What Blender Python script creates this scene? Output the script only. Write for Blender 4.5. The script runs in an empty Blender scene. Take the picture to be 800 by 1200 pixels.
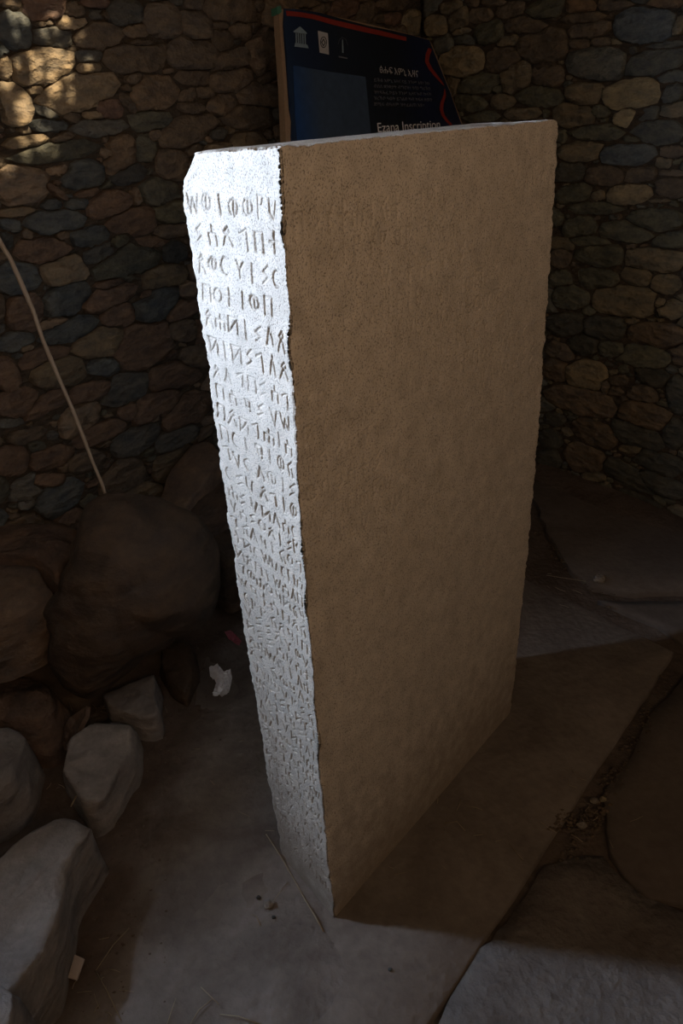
import bpy, bmesh, math, random
import numpy as np
from mathutils import Vector, Matrix, noise
S = bpy.context.scene
COL = S.collection

# ------------------------------------------------------------------ camera
F = 933.0
CAMZ = 1.75
_d = np.array([80.0, 1700.0, F]); _d /= np.linalg.norm(_d); _up = -_d
_fy = np.array([0, 0, 1.0]); _fy = _fy - _up * (_fy @ _up); _fy /= np.linalg.norm(_fy)
_rx = np.cross(_fy, _up)
if _rx[0] < 0: _rx = -_rx
R = np.array([_rx, _fy, _up])
CAM = np.array([0, 0, CAMZ])
cd = bpy.data.cameras.new('camera'); cam = bpy.data.objects.new('camera', cd); COL.objects.link(cam)
cd.sensor_fit = 'VERTICAL'; cd.sensor_height = 36; cd.sensor_width = 24; cd.lens = F / 1200 * 36; cd.clip_start = .02
cx_, cy_, cz_ = R @ [1, 0, 0], R @ [0, -1, 0], R @ [0, 0, -1]
cam.matrix_world = Matrix(((cx_[0], cy_[0], cz_[0], 0), (cx_[1], cy_[1], cz_[1], 0), (cx_[2], cy_[2], cz_[2], CAMZ), (0, 0, 0, 1)))
S.camera = cam
# ------------------------------------------------------------------ colour management, world, lights
vs = S.view_settings
S.display_settings.display_device = 'sRGB'
vs.view_transform = 'Standard'; vs.look = 'None'; vs.gamma = 1; vs.use_curve_mapping = False; vs.exposure = 0.0
try:
    S.cycles.use_denoising = True
    S.cycles.max_bounces = 6
except Exception: pass
w = bpy.data.worlds.new('sky'); S.world = w; w.use_nodes = True
w.node_tree.nodes['Background'].inputs[0].default_value = (.55, .68, 1, 1)
w.node_tree.nodes['Background'].inputs[1].default_value = .6

def area(name, loc, aim, sx, sy, power, col, spread=180):
    l = bpy.data.lights.new(name, 'AREA'); l.shape = 'RECTANGLE'; l.size = sx; l.size_y = sy
    l.energy = power; l.color = col; l.spread = math.radians(spread)
    o = bpy.data.objects.new(name, l); COL.objects.link(o); o.location = loc
    o.rotation_euler = (Vector(aim) - Vector(loc)).to_track_quat('-Z', 'Y').to_euler(); return o
# daylight entering by the narrow window high in the left wall
area('window_daylight', (-2.21, 1.80, 2.10), (-1.44, 1.157, 2.67), 1.0, 1.3, 1230, (.62, .76, 1.0))
# added warm fill in place of bounced light, high behind the camera
area('warm_fill', (.75, -.86, 2.25), (.45, 1.0, 2.72), 2.4, .42, 19.5, (1.0, .63, .33))
sun = bpy.data.lights.new('sun', 'SUN'); sun.energy = 9; sun.color = (1, .78, .5); sun.angle = math.radians(1.2)
suno = bpy.data.objects.new('sun', sun); COL.objects.link(suno)
SUN = Vector((-.62, .30, -.72)).normalized()
suno.rotation_euler = SUN.to_track_quat('-Z', 'Y').to_euler(); suno.location = (2, -2, 5)

# ------------------------------------------------------------------ projection helpers
def ray(px, py): return R @ np.array([px - 400.0, py - 600.0, F])
def onz(px, py, z=0.0):
    r = ray(px, py); return CAM + (z - CAMZ) / r[2] * r
def onplane(px, py, p, n):
    r = ray(px, py); p = np.array(p); n = np.array(n); return CAM + ((p - CAM) @ n) / (r @ n) * r

# ------------------------------------------------------------------ materials
def lin(c): return tuple((x / 12.92 if x <= .04045 else ((x + .055) / 1.055) ** 2.4) for x in c)
def nodes(name):
    m = bpy.data.materials.new(name); m.use_nodes = True; nt = m.node_tree
    return m, nt, nt.nodes['Principled BSDF']
def mat_stone(name, col, vary=.30, bump=.55, rough=.85, scale=14., col2=None, spots=0.0):
    """rock: mottled colour, per-object brightness, cleft relief"""
    m, nt, b = nodes(name); N, L = nt.nodes.new, nt.links.new
    tc = N('ShaderNodeTexCoord'); oi = N('ShaderNodeObjectInfo')
    add = N('ShaderNodeVectorMath'); add.operation = 'ADD'
    mul = N('ShaderNodeVectorMath'); mul.operation = 'SCALE'; mul.inputs[0].default_value = (17, 9, 23)
    L(oi.outputs['Random'], mul.inputs['Scale']); L(tc.outputs['Object'], add.inputs[0]); L(mul.outputs[0], add.inputs[1])
    n1 = N('ShaderNodeTexNoise'); n1.inputs['Scale'].default_value = scale; n1.inputs['Detail'].default_value = 8; n1.inputs['Roughness'].default_value = .62
    n2 = N('ShaderNodeTexNoise'); n2.inputs['Scale'].default_value = scale * 6; n2.inputs['Detail'].default_value = 6
    mpn = N('ShaderNodeMapping'); mpn.inputs['Scale'].default_value = (1, 1, 2.3); mpn.inputs['Rotation'].default_value = (.12, .1, 0); L(add.outputs[0], mpn.inputs['Vector'])
    L(mpn.outputs[0], n1.inputs['Vector']); L(add.outputs[0], n2.inputs['Vector'])
    mix = N('ShaderNodeMix'); mix.data_type = 'RGBA'
    c2 = col2 or tuple(min(1, x * y) for x, y in zip(col, (1.25, 1.1, .88)))
    mix.inputs[6].default_value = (*[x * .72 for x in col], 1); mix.inputs[7].default_value = (*[x * 1.25 for x in c2], 1)
    mr = N('ShaderNodeMapRange'); mr.inputs[1].default_value = .32; mr.inputs[2].default_value = .68
    L(n1.outputs[0], mr.inputs[0]); L(mr.outputs[0], mix.inputs[0])
    hsv = N('ShaderNodeHueSaturation')
    mv = N('ShaderNodeMapRange'); mv.inputs[3].default_value = 1 - vary; mv.inputs[4].default_value = 1 + vary
    L(oi.outputs['Random'], mv.inputs[0]); L(mv.outputs[0], hsv.inputs['Value']); L(mix.outputs[2], hsv.inputs['Color'])
    mm = N('ShaderNodeMix'); mm.data_type = 'RGBA'; mm.blend_type = 'MULTIPLY'; mm.inputs[0].default_value = .45
    L(hsv.outputs[0], mm.inputs[6]); L(n2.outputs[0], mm.inputs[7]); 
    ga = N('ShaderNodeBrightContrast'); ga.inputs[1].default_value = 0; L(mm.outputs[2], ga.inputs[0])
    L(ga.outputs[0], b.inputs['Base Color']); b.inputs['Roughness'].default_value = rough
    b.inputs['Specular IOR Level'].default_value = .25
    vo = N('ShaderNodeTexVoronoi'); vo.inputs['Scale'].default_value = scale * 1.25; L(mpn.outputs[0], vo.inputs['Vector'])
    sm = N('ShaderNodeMath'); sm.operation = 'MULTIPLY_ADD'; sm.inputs[1].default_value = .55; L(vo.outputs['Distance'], sm.inputs[0]); L(n1.outputs[0], sm.inputs[2])
    s2 = N('ShaderNodeMath'); s2.operation = 'MULTIPLY_ADD'; s2.inputs[1].default_value = .28; L(n2.outputs[0], s2.inputs[0]); L(sm.outputs[0], s2.inputs[2])
    bp = N('ShaderNodeBump'); bp.inputs['Strength'].default_value = bump; bp.inputs['Distance'].default_value = .022
    L(s2.outputs[0], bp.inputs['Height']); L(bp.outputs[0], b.inputs['Normal'])
    return m
def mat_plain(name, col, rough=.7, bumpd=0, scale=60, spec=.3):
    m, nt, b = nodes(name); b.inputs['Base Color'].default_value = (*col, 1); b.inputs['Roughness'].default_value = rough
    b.inputs['Specular IOR Level'].default_value = spec
    N, L = nt.nodes.new, nt.links.new
    n = N('ShaderNodeTexNoise'); n.inputs['Scale'].default_value = scale; n.inputs['Detail'].default_value = 5
    tc = N('ShaderNodeTexCoord'); L(tc.outputs['Object'], n.inputs['Vector'])
    mix = N('ShaderNodeMix'); mix.data_type = 'RGBA'; mix.inputs[6].default_value = (*[x * .8 for x in col], 1); mix.inputs[7].default_value = (*[min(1, x * 1.2) for x in col], 1)
    L(n.outputs[0], mix.inputs[0]); L(mix.outputs[2], b.inputs['Base Color'])
    if bumpd:
        bp = N('ShaderNodeBump'); bp.inputs['Strength'].default_value = .8; bp.inputs['Distance'].default_value = bumpd
        L(n.outputs[0], bp.inputs['Height']); L(bp.outputs[0], b.inputs['Normal'])
    return m
PAL = {  # natural (albedo) colours of the rubble
 'd': (.150, .110, .080), 'gr': (.150, .118, .098), 't': (.290, .215, .135), 't2': (.215, .150, .102), 't3': (.190, .140, .085),
 'r': (.165, .092, .072), 'r2': (.165, .098, .066), 'b': (.085, .105, .125), 'b2': (.105, .108, .110), 'g': (.105, .108, .088),
 'g2': (.110, .108, .072), 'k': (.050, .056, .062), 's': (.205, .138, .090),
 'T': (.200, .155, .100), 'T2': (.185, .145, .090), 'G': (.120, .118, .085), 'R': (.150, .108, .078), 'R2': (.165, .110, .070),
 'B': (.115, .122, .120), 'BL': (.095, .118, .145), 'Y': (.270, .200, .110), 'Y2': (.300, .230, .120), 'K': (.075, .072, .062), 'O': (.175, .10, .05)}
def desat(c, s_):
    g_ = sum(c) / 3; return tuple(g_ + (x - g_) * s_ for x in c)
WM = {k: mat_stone('rubble_' + k, tuple(p * q for p, q in zip(desat(tuple(x * (1.32 if k in 'T T2 G R R2 B BL Y Y2 K O'.split() else 1.2) + .012 for x in v), .66), ((.93, 1.04, 1.08) if k in 'T T2 G R R2 B BL Y Y2 K O'.split() else (.97, 1.03, 1.06)))), vary=.13, bump=1.0) for k, v in PAL.items()}
M_mud = mat_stone('mud_mortar', (.088, .076, .064), vary=0, bump=1.0, scale=22, rough=.95)
def mat_earth(name, col, colb, scale=2.2, bump=.5):
    m, nt, b = nodes(name); N, L = nt.nodes.new, nt.links.new
    tc = N('ShaderNodeTexCoord')
    n0 = N('ShaderNodeTexNoise'); n0.inputs['Scale'].default_value = scale; n0.inputs['Detail'].default_value = 9; n0.inputs['Roughness'].default_value = .6; n0.inputs['Distortion'].default_value = .6
    n1 = N('ShaderNodeTexNoise'); n1.inputs['Scale'].default_value = 38; n1.inputs['Detail'].default_value = 8
    vo = N('ShaderNodeTexVoronoi'); vo.inputs['Scale'].default_value = 55
    for n in (n0, n1, vo): L(tc.outputs['Object'], n.inputs['Vector'])
    mr = N('ShaderNodeMapRange'); mr.inputs[1].default_value = .36; mr.inputs[2].default_value = .64; L(n0.outputs[0], mr.inputs[0])
    mix = N('ShaderNodeMix'); mix.data_type = 'RGBA'; mix.inputs[6].default_value = (*col, 1); mix.inputs[7].default_value = (*colb, 1); L(mr.outputs[0], mix.inputs[0])
    m2 = N('ShaderNodeMix'); m2.data_type = 'RGBA'; m2.blend_type = 'MULTIPLY'; m2.inputs[0].default_value = .5
    mr2 = N('ShaderNodeMapRange'); mr2.inputs[3].default_value = .45; mr2.inputs[4].default_value = 1.45; L(n1.outputs[0], mr2.inputs[0])
    L(mix.outputs[2], m2.inputs[6]); L(mr2.outputs[0], m2.inputs[7]); L(m2.outputs[2], b.inputs['Base Color'])
    b.inputs['Roughness'].default_value = .93; b.inputs['Specular IOR Level'].default_value = .15
    a = N('ShaderNodeMath'); a.operation = 'MULTIPLY_ADD'; a.inputs[1].default_value = .25; L(vo.outputs['Distance'], a.inputs[0]); L(n1.outputs[0], a.inputs[2])
    bp = N('ShaderNodeBump'); bp.inputs['Strength'].default_value = bump; bp.inputs['Distance'].default_value = .012
    L(a.outputs[0], bp.inputs['Height']); L(bp.outputs[0], b.inputs['Normal']); return m
M_floor = mat_earth('trodden_earth', (.125, .105, .092), (.225, .200, .180), 3.2, .8)
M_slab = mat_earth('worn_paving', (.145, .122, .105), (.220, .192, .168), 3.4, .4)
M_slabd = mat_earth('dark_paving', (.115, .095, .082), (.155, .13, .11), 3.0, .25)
M_soil = mat_earth('loose_soil', (.11, .085, .066), (.15, .12, .09), 7, 1.0)
ROCK = mat_stone('ledge_rock', (.26, .235, .22), vary=.06, bump=.75, scale=9, col2=(.26, .235, .215))
ROCKR = mat_stone('red_rock', (.125, .092, .078), vary=.08, bump=1.1, scale=9)
ROCKB = mat_stone('boulder_rock', (.080, .060, .048), vary=0, bump=.9, scale=7)

# ------------------------------------------------------------------ object helpers
def mesh(name, verts, faces, mat=None, parent=None, smooth=True):
    me = bpy.data.meshes.new(name); me.from_pydata([tuple(map(float, v)) for v in verts], [], [tuple(f) for f in faces]); me.update()
    if smooth: me.polygons.foreach_set('use_smooth', [True] * len(me.polygons))
    o = bpy.data.objects.new(name, me); COL.objects.link(o)
    if mat: me.materials.append(mat)
    if parent: o.parent = parent
    return o
def frombm(name, bm, mat, parent=None, smooth=False):
    bmesh.ops.recalc_face_normals(bm, faces=bm.faces)
    me = bpy.data.meshes.new(name); bm.to_mesh(me); bm.free(); me.materials.append(mat)
    if smooth: me.polygons.foreach_set('use_smooth', [True] * len(me.polygons))
    o = bpy.data.objects.new(name, me); COL.objects.link(o)
    if parent: o.parent = parent
    return o
def tag(o, label, cat, group=None, kind=None):
    o['label'] = label; o['category'] = cat
    if group: o['group'] = group
    if kind: o['kind'] = kind
    return o
def structure(o, label, cat='structure'):
    o['kind'] = 'structure'; o['label'] = label; o['category'] = cat; return o
def recenter(o):
    """put the origin at the base centre of the object"""
    me = o.data; co = np.empty(len(me.vertices) * 3); me.vertices.foreach_get('co', co); co = co.reshape(-1, 3)
    c = (co.min(0) + co.max(0)) / 2; c[2] = co[:, 2].min()
    me.vertices.foreach_set('co', (co - c).ravel()); o.location = c; me.update(); return o
def fbm(p, sc, oct=3, seed=0):
    v = Vector((p[0] * sc + seed * 7.31, p[1] * sc - seed * 3.7, p[2] * sc + seed * 1.9)); s = 0; a = 1
    for i in range(oct):
        s += a * noise.noise(v); v = v * 2.03; a *= .5
    return s
def tube(pts, rad, seg=6):
    V, Fc = [], []; n = len(pts)
    for i, p in enumerate(pts):
        t = Vector(pts[min(i + 1, n - 1)]) - Vector(pts[max(i - 1, 0)]); t.normalize()
        a = t.cross(Vector((.3, .2, .9))).normalized(); b = t.cross(a)
        r = rad[i] if hasattr(rad, '__len__') else rad
        for k in range(seg):
            th = k / seg * math.tau; V.append(Vector(p) + r * (math.cos(th) * a + math.sin(th) * b))
    for i in range(n - 1):
        for k in range(seg): Fc.append((i * seg + k, i * seg + (k + 1) % seg, (i + 1) * seg + (k + 1) % seg, (i + 1) * seg + k))
    Fc.append(tuple(range(seg))[::-1]); Fc.append(tuple((n - 1) * seg + k for k in range(seg)))
    return V, Fc

# ------------------------------------------------------------------ room plan
C0 = np.array([.46, 4.21]); UL = np.array([-.643, -.766]); UR = np.array([.628, -.778])
NL = np.array([.766, -.643]); NR = np.array([-.778, -.628])       # normals into the room
ROOFZ = 2.62
def wall_pt(u, v, W):            # W: 'L' or 'R' ; u from the corner, v height
    U = UL if W == 'L' else UR; p = C0 + U * u; return np.array([p[0], p[1], v])
def wall_uv(px, py, W):
    n = np.array([*(NL if W == 'L' else NR), 0.]); p = onplane(px, py, [C0[0], C0[1], 0], n)
    U = UL if W == 'L' else UR
    return np.array([(p[:2] - C0) @ U, p[2]])
def lumpy_wall(name, W, u0, u1, label, hole=None):
    """mud and rubble core of a wall; thick, with an uneven inner face; hole = (u0,u1,v0,v1)"""
    U = UL if W == 'L' else UR; N_ = NL if W == 'L' else NR
    du = .04; us = list(np.arange(u0, u1 + 1e-6, du)); vs_ = list(np.arange(-.1, ROOFZ + .02, .04))
    if hole:
        for h in hole[:2]: us[int(np.argmin(np.abs(np.array(us) - h)))] = h
        for h in hole[2:]: vs_[int(np.argmin(np.abs(np.array(vs_) - h)))] = h
    nu, nv = len(us), len(vs_); V = []; Fc = []
    for layer, dep in ((0, 0.), (1, -.27)):
        for v in vs_:
            for u in us:
                p = wall_pt(u, v, W); k = fbm(p, 7, 3, 3) * .012 if layer == 0 else 0
                V.append((p[0] + N_[0] * (dep + k), p[1] + N_[1] * (dep + k), v))
    n1 = nu * nv
    inh = lambda i, j: hole and hole[0] - 1e-6 <= us[i] and us[i + 1] <= hole[1] + 1e-6 and hole[2] - 1e-6 <= vs_[j] and vs_[j + 1] <= hole[3] + 1e-6
    solid = lambda i, j: 0 <= i < nu - 1 and 0 <= j < nv - 1 and not inh(i, j)
    for j in range(nv - 1):
        for i in range(nu - 1):
            if inh(i, j): continue
            a, b, c, d = j * nu + i, j * nu + i + 1, (j + 1) * nu + i + 1, (j + 1) * nu + i
            Fc += [(a, b, c, d), (n1 + d, n1 + c, n1 + b, n1 + a)]
            if not solid(i - 1, j): Fc.append((a, d, n1 + d, n1 + a))
            if not solid(i + 1, j): Fc.append((b, n1 + b, n1 + c, c))
            if not solid(i, j - 1): Fc.append((a, n1 + a, n1 + b, b))
            if not solid(i, j + 1): Fc.append((d, c, n1 + c, n1 + d))
    return structure(mesh(name, V, Fc, M_mud), label, 'wall')
WALLL = lumpy_wall('wall_left', 'L', -.4, 4.7, 'dry rubble stone wall on the left with blue grey and tan stones, sunlit at its upper end', (3.08, 3.72, 1.52, 2.40))
WALLR = lumpy_wall('wall_right', 'R', 0.0, 2.7, 'rubble stone wall on the right, tan and greenish stones above, dark below')

def box_between(name, a, b, th, z0, z1, label, gaps=()):
    """unseen walls of the hut: straight mud wall from a to b with rectangular openings (s0,s1,v0,v1)"""
    a = np.array(a); b = np.array(b); L_ = np.linalg.norm(b - a); t = (b - a) / L_; n = np.array([t[1], -t[0]])
    ss = sorted({0., L_, *[g[0] for g in gaps], *[g[1] for g in gaps]}); zz = sorted({z0, z1, *[g[2] for g in gaps], *[g[3] for g in gaps]})
    bm = bmesh.new()
    for i in range(len(ss) - 1):
        for j in range(len(zz) - 1):
            if any(g[0] <= ss[i] and ss[i + 1] <= g[1] and g[2] <= zz[j] and zz[j + 1] <= g[3] for g in gaps): continue
            vs2 = []
            for s, z in ((ss[i], zz[j]), (ss[i + 1], zz[j]), (ss[i + 1], zz[j + 1]), (ss[i], zz[j + 1])):
                for d in (0, th):
                    p = a + t * s + n * d; vs2.append(bm.verts.new((p[0], p[1], z)))
            q = vs2
            for f in ((0, 2, 4, 6), (1, 7, 5, 3), (0, 1, 3, 2), (2, 3, 5, 4), (4, 5, 7, 6), (6, 7, 1, 0)): bm.faces.new([q[k] for k in f])
    return structure(frombm(name, bm, M_mud), label, 'wall')
PL = C0 + UL * 4.7; PR = C0 + UR * 2.7
box_between('wall_back', PR, (2.35, -.95), -.4, -.1, ROOFZ, 'mud bonded wall on the right of the photographer')
box_between('wall_front', (2.35, -.95), (-2.3, -.95), -.4, -.1, ROOFZ, 'mud bonded wall behind the photographer with a long gap under the roof added for the warm fill', ((.35, 2.95, 2.0, 2.5),))  # roof gap is added to go with the warm fill
box_between('wall_side', (-2.3, -.95), PL, -.4, -.1, ROOFZ, 'short mud bonded wall left of the photographer')

# unseen boards added to narrow the window light to an upright slit
def window_mask_boards():
    wood = bpy.data.materials.new('grey_boards'); wood.use_nodes = True; wood.node_tree.nodes['Principled BSDF'].inputs['Base Color'].default_value = (.11, .09, .07, 1)
    root = bpy.data.objects.new('window_1', None); COL.objects.link(root); root['kind'] = 'structure'; root['label'] = 'window in the left wall with added unseen boards that narrow its light to a slit'; root['category'] = 'window'
    us = [3.04, 3.18, 3.32, 3.46, None, 3.62, 3.76]
    for a_, b_ in zip(us, us[1:]):
        if a_ is None or b_ is None: continue
        bm = bmesh.new(); vv = []
        for u in (a_, b_):
            for v in (1.46, 2.46):
                for d in (-.24, -.262): p = wall_pt(u, v, 'L') + np.array([*NL, 0]) * d; vv.append(bm.verts.new(p))
        for f in ((0, 1, 3, 2), (4, 6, 7, 5), (0, 4, 5, 1), (2, 3, 7, 6), (0, 2, 6, 4), (1, 5, 7, 3)): bm.faces.new([vv[k] for k in f])
        frombm('board', bm, wood, root)
window_mask_boards()

# ------------------------------------------------------------------ traced rubble: px centre, width, height, tilt (deg, up to the right), colour
LS = """12,4,26,14,0,d;48,8,50,32,-10,r;17,36,38,42,0,b;53,28,26,7,5,d;82,27,33,17,0,t;61,44,47,24,-5,b2;114,43,55,30,5,d;86,13,22,20,0,d;108,4,34,12,0,r
146,16,38,30,0,b2;188,24,40,38,0,gr;50,78,78,42,10,t;104,66,34,16,5,b2;102,80,33,17,5,t;93,108,100,42,20,t;5,80,16,26,0,t;15,122,34,52,0,t;40,106,16,9,10,t
52,131,36,14,-20,b2;58,147,46,15,0,b;158,69,80,34,8,d;155,92,22,14,10,d;179,109,54,40,10,t2;130,128,28,24,0,r;148,121,28,12,-50,d;108,135,22,10,-5,t;81,138,18,14,0,d
118,150,70,19,2,b2;172,142,46,24,5,g;158,36,26,16,0,d;165,50,28,7,0,d;146,103,14,9,10,d;226,5,24,18,10,gr;228,30,34,38,-15,gr;272,12,72,30,-5,d;255,30,20,12,0,d
282,37,28,18,-10,d;297,33,14,14,20,d;224,63,54,40,0,gr;259,47,28,24,0,d;309,62,36,56,-5,t2;268,71,40,24,15,d;269,95,46,30,10,d;228,91,42,18,-3,d;219,112,22,15,15,d
237,108,18,14,0,d;260,123,36,24,20,t2;305,111,50,26,-5,d;290,138,52,26,-5,d;224,128,30,14,-10,d;314,16,20,36,10,d;218,152,72,30,25,d;327,132,12,20,0,b2;303,8,16,14,0,d
312,90,24,12,30,d;28,152,16,12,0,t;30,166,52,14,10,t3;75,160,30,10,20,d;66,178,102,22,8,g;26,219,58,46,0,t2;96,206,44,32,10,b;140,184,36,54,-15,s;149,204,40,22,15,k
167,172,20,34,0,g;200,193,36,38,0,d;187,225,42,32,0,g;127,240,54,32,5,r2;153,259,58,34,5,r2;64,259,74,26,3,b;58,240,24,14,0,b;90,239,30,14,5,b;18,249,44,12,8,t3
106,277,48,24,5,b;74,276,18,12,0,t2;32,275,14,12,0,t2;12,264,24,16,-20,b;7,282,18,22,0,k;49,294,58,30,0,r2;201,247,40,30,0,g2;202,270,42,16,10,d;176,284,36,14,0,r2
138,283,30,14,30,g2;158,230,12,18,-10,t2;179,158,16,12,30,t2;67,200,26,12,10,t2;125,179,18,12,0,t2;122,163,9,10,0,t2;60,222,8,30,50,r2;102,226,30,10,10,r2
75,317,54,34,5,t;146,307,86,34,15,g;118,296,50,20,25,b2;190,325,52,28,8,t3;20,326,54,36,10,b;80,351,62,38,20,b;29,367,42,44,0,r2;126,347,80,26,28,r2;183,355,52,38,25,b
138,369,42,26,5,r2;60,378,36,12,25,t2;81,386,66,28,22,b;117,402,60,32,15,t3;18,400,42,22,15,b;167,404,70,48,20,r2;213,386,34,26,0,d;212,364,40,22,25,r2
121,429,38,22,0,b;170,345,18,10,30,r2;218,340,16,22,0,t2;150,326,18,10,15,g;128,332,46,14,5,r2;204,295,26,24,0,k;29,407,18,9,5,t;50,417,60,20,20,r2
68,436,60,34,10,t3;7,437,26,38,0,r2;204,440,62,30,18,r2;108,458,62,20,15,r2;143,455,54,34,20,b2;182,475,66,30,28,r2;215,484,66,30,35,r2;22,472,50,36,10,r2
54,472,66,20,25,r2;10,494,30,12,8,b2;148,482,24,18,40,r2;114,508,70,20,22,r2;160,513,58,26,28,b2;180,490,14,8,20,t2;60,535,60,22,20,r2;14,538,40,32,10,r2
58,562,32,14,5,r2;100,540,40,24,10,d;358,4,30,10,0,d;378,10,20,12,0,d;399,12,34,20,20,r;428,16,26,18,30,d;459,22,24,14,0,r;484,27,28,26,0,T;463,5,48,14,5,d
444,22,14,10,0,d;30,510,44,16,15,d;205,510,50,22,30,b2;228,420,40,26,15,d"""
RS = """513,30,24,24,0,T;538,23,26,22,20,T;564,19,30,18,0,R;530,9,26,14,10,T;572,37,36,26,10,G;616,30,50,20,-3,R;640,10,42,22,10,G;598,12,34,18,10,R;520,52,22,24,0,B
545,47,30,12,-10,B;542,72,48,34,0,Y;587,70,42,28,5,R;606,90,34,34,10,T;637,53,60,38,5,R;563,98,52,22,5,G;530,100,16,24,-5,T;551,121,36,20,-5,G;589,119,28,18,0,T
632,113,58,22,-5,G;641,88,38,24,-5,R;596,48,24,12,8,T;612,133,44,14,3,T;566,137,46,12,5,G;584,104,14,10,0,G;580,3,30,10,0,R;541,37,20,8,15,T
755,30,70,38,-3,BL;797,28,14,26,0,T;700,74,70,38,-5,B;767,73,74,28,12,B;739,112,70,34,7,Y2;734,137,25,22,0,Y2;686,110,42,26,0,T;672,136,50,28,-3,T;789,90,34,14,5,B
789,110,26,22,40,B;690,36,50,18,5,R;682,21,54,12,5,R;680,7,36,18,0,O;793,128,34,18,5,T;760,132,30,16,10,B;704,49,24,10,0,R;680,51,26,12,0,R;780,4,40,12,0,O
720,6,40,12,0,R;780,53,44,9,5,B;706,130,20,16,0,G;769,156,60,26,-3,B;736,181,62,23,3,BL;680,178,48,22,0,T2;708,206,44,22,-3,R;668,202,34,24,0,K;738,228,50,22,3,Y
752,205,40,16,8,R;778,191,20,14,0,T;789,220,36,22,-3,R;789,203,34,8,0,R;674,227,42,22,10,G;768,258,66,26,-3,G;679,266,38,22,5,G;695,244,64,14,0,G;732,272,64,22,-5,G
773,235,28,5,0,T;788,281,44,20,10,G;694,283,46,14,-5,G;700,229,18,12,0,T;700,155,66,18,0,G;742,164,20,10,0,G;788,178,30,14,0,R;703,297,56,28,-8,G;698,326,52,24,-3,G
765,304,68,26,-3,T2;730,352,76,34,-2,T2;669,348,44,26,0,G;784,333,40,22,-5,T2;745,324,36,20,-10,T2;664,380,46,26,0,K;708,384,50,26,-8,K;767,392,68,26,-5,R2
658,326,28,18,0,G;790,362,30,20,0,T2;774,354,14,10,0,T2;656,303,26,20,0,R;684,404,40,22,0,K;716,409,40,18,-5,G;753,417,60,24,-8,G;656,411,30,18,-15,R;740,376,18,6,0,T
688,439,46,32,0,Y;680,468,84,30,-12,R2;697,508,54,26,-18,R2;685,537,48,28,-15,R2;755,486,60,28,-10,R2;748,511,62,24,-25,K;753,461,34,18,-5,R;710,453,10,15,0,R
721,458,18,10,0,R;726,445,22,12,0,R;731,432,12,10,0,G;790,508,26,30,-20,K;741,526,28,11,-5,T2;735,556,70,22,-28,K;770,540,60,24,-22,K;775,567,60,20,-22,K;750,588,60,14,-25,K
645,515,26,20,-10,K;650,491,24,14,-10,K;650,434,30,24,0,R2;643,538,26,22,0,K;795,462,24,40,0,K;696,558,28,10,-10,T2;650,560,40,16,-10,K"""
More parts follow.
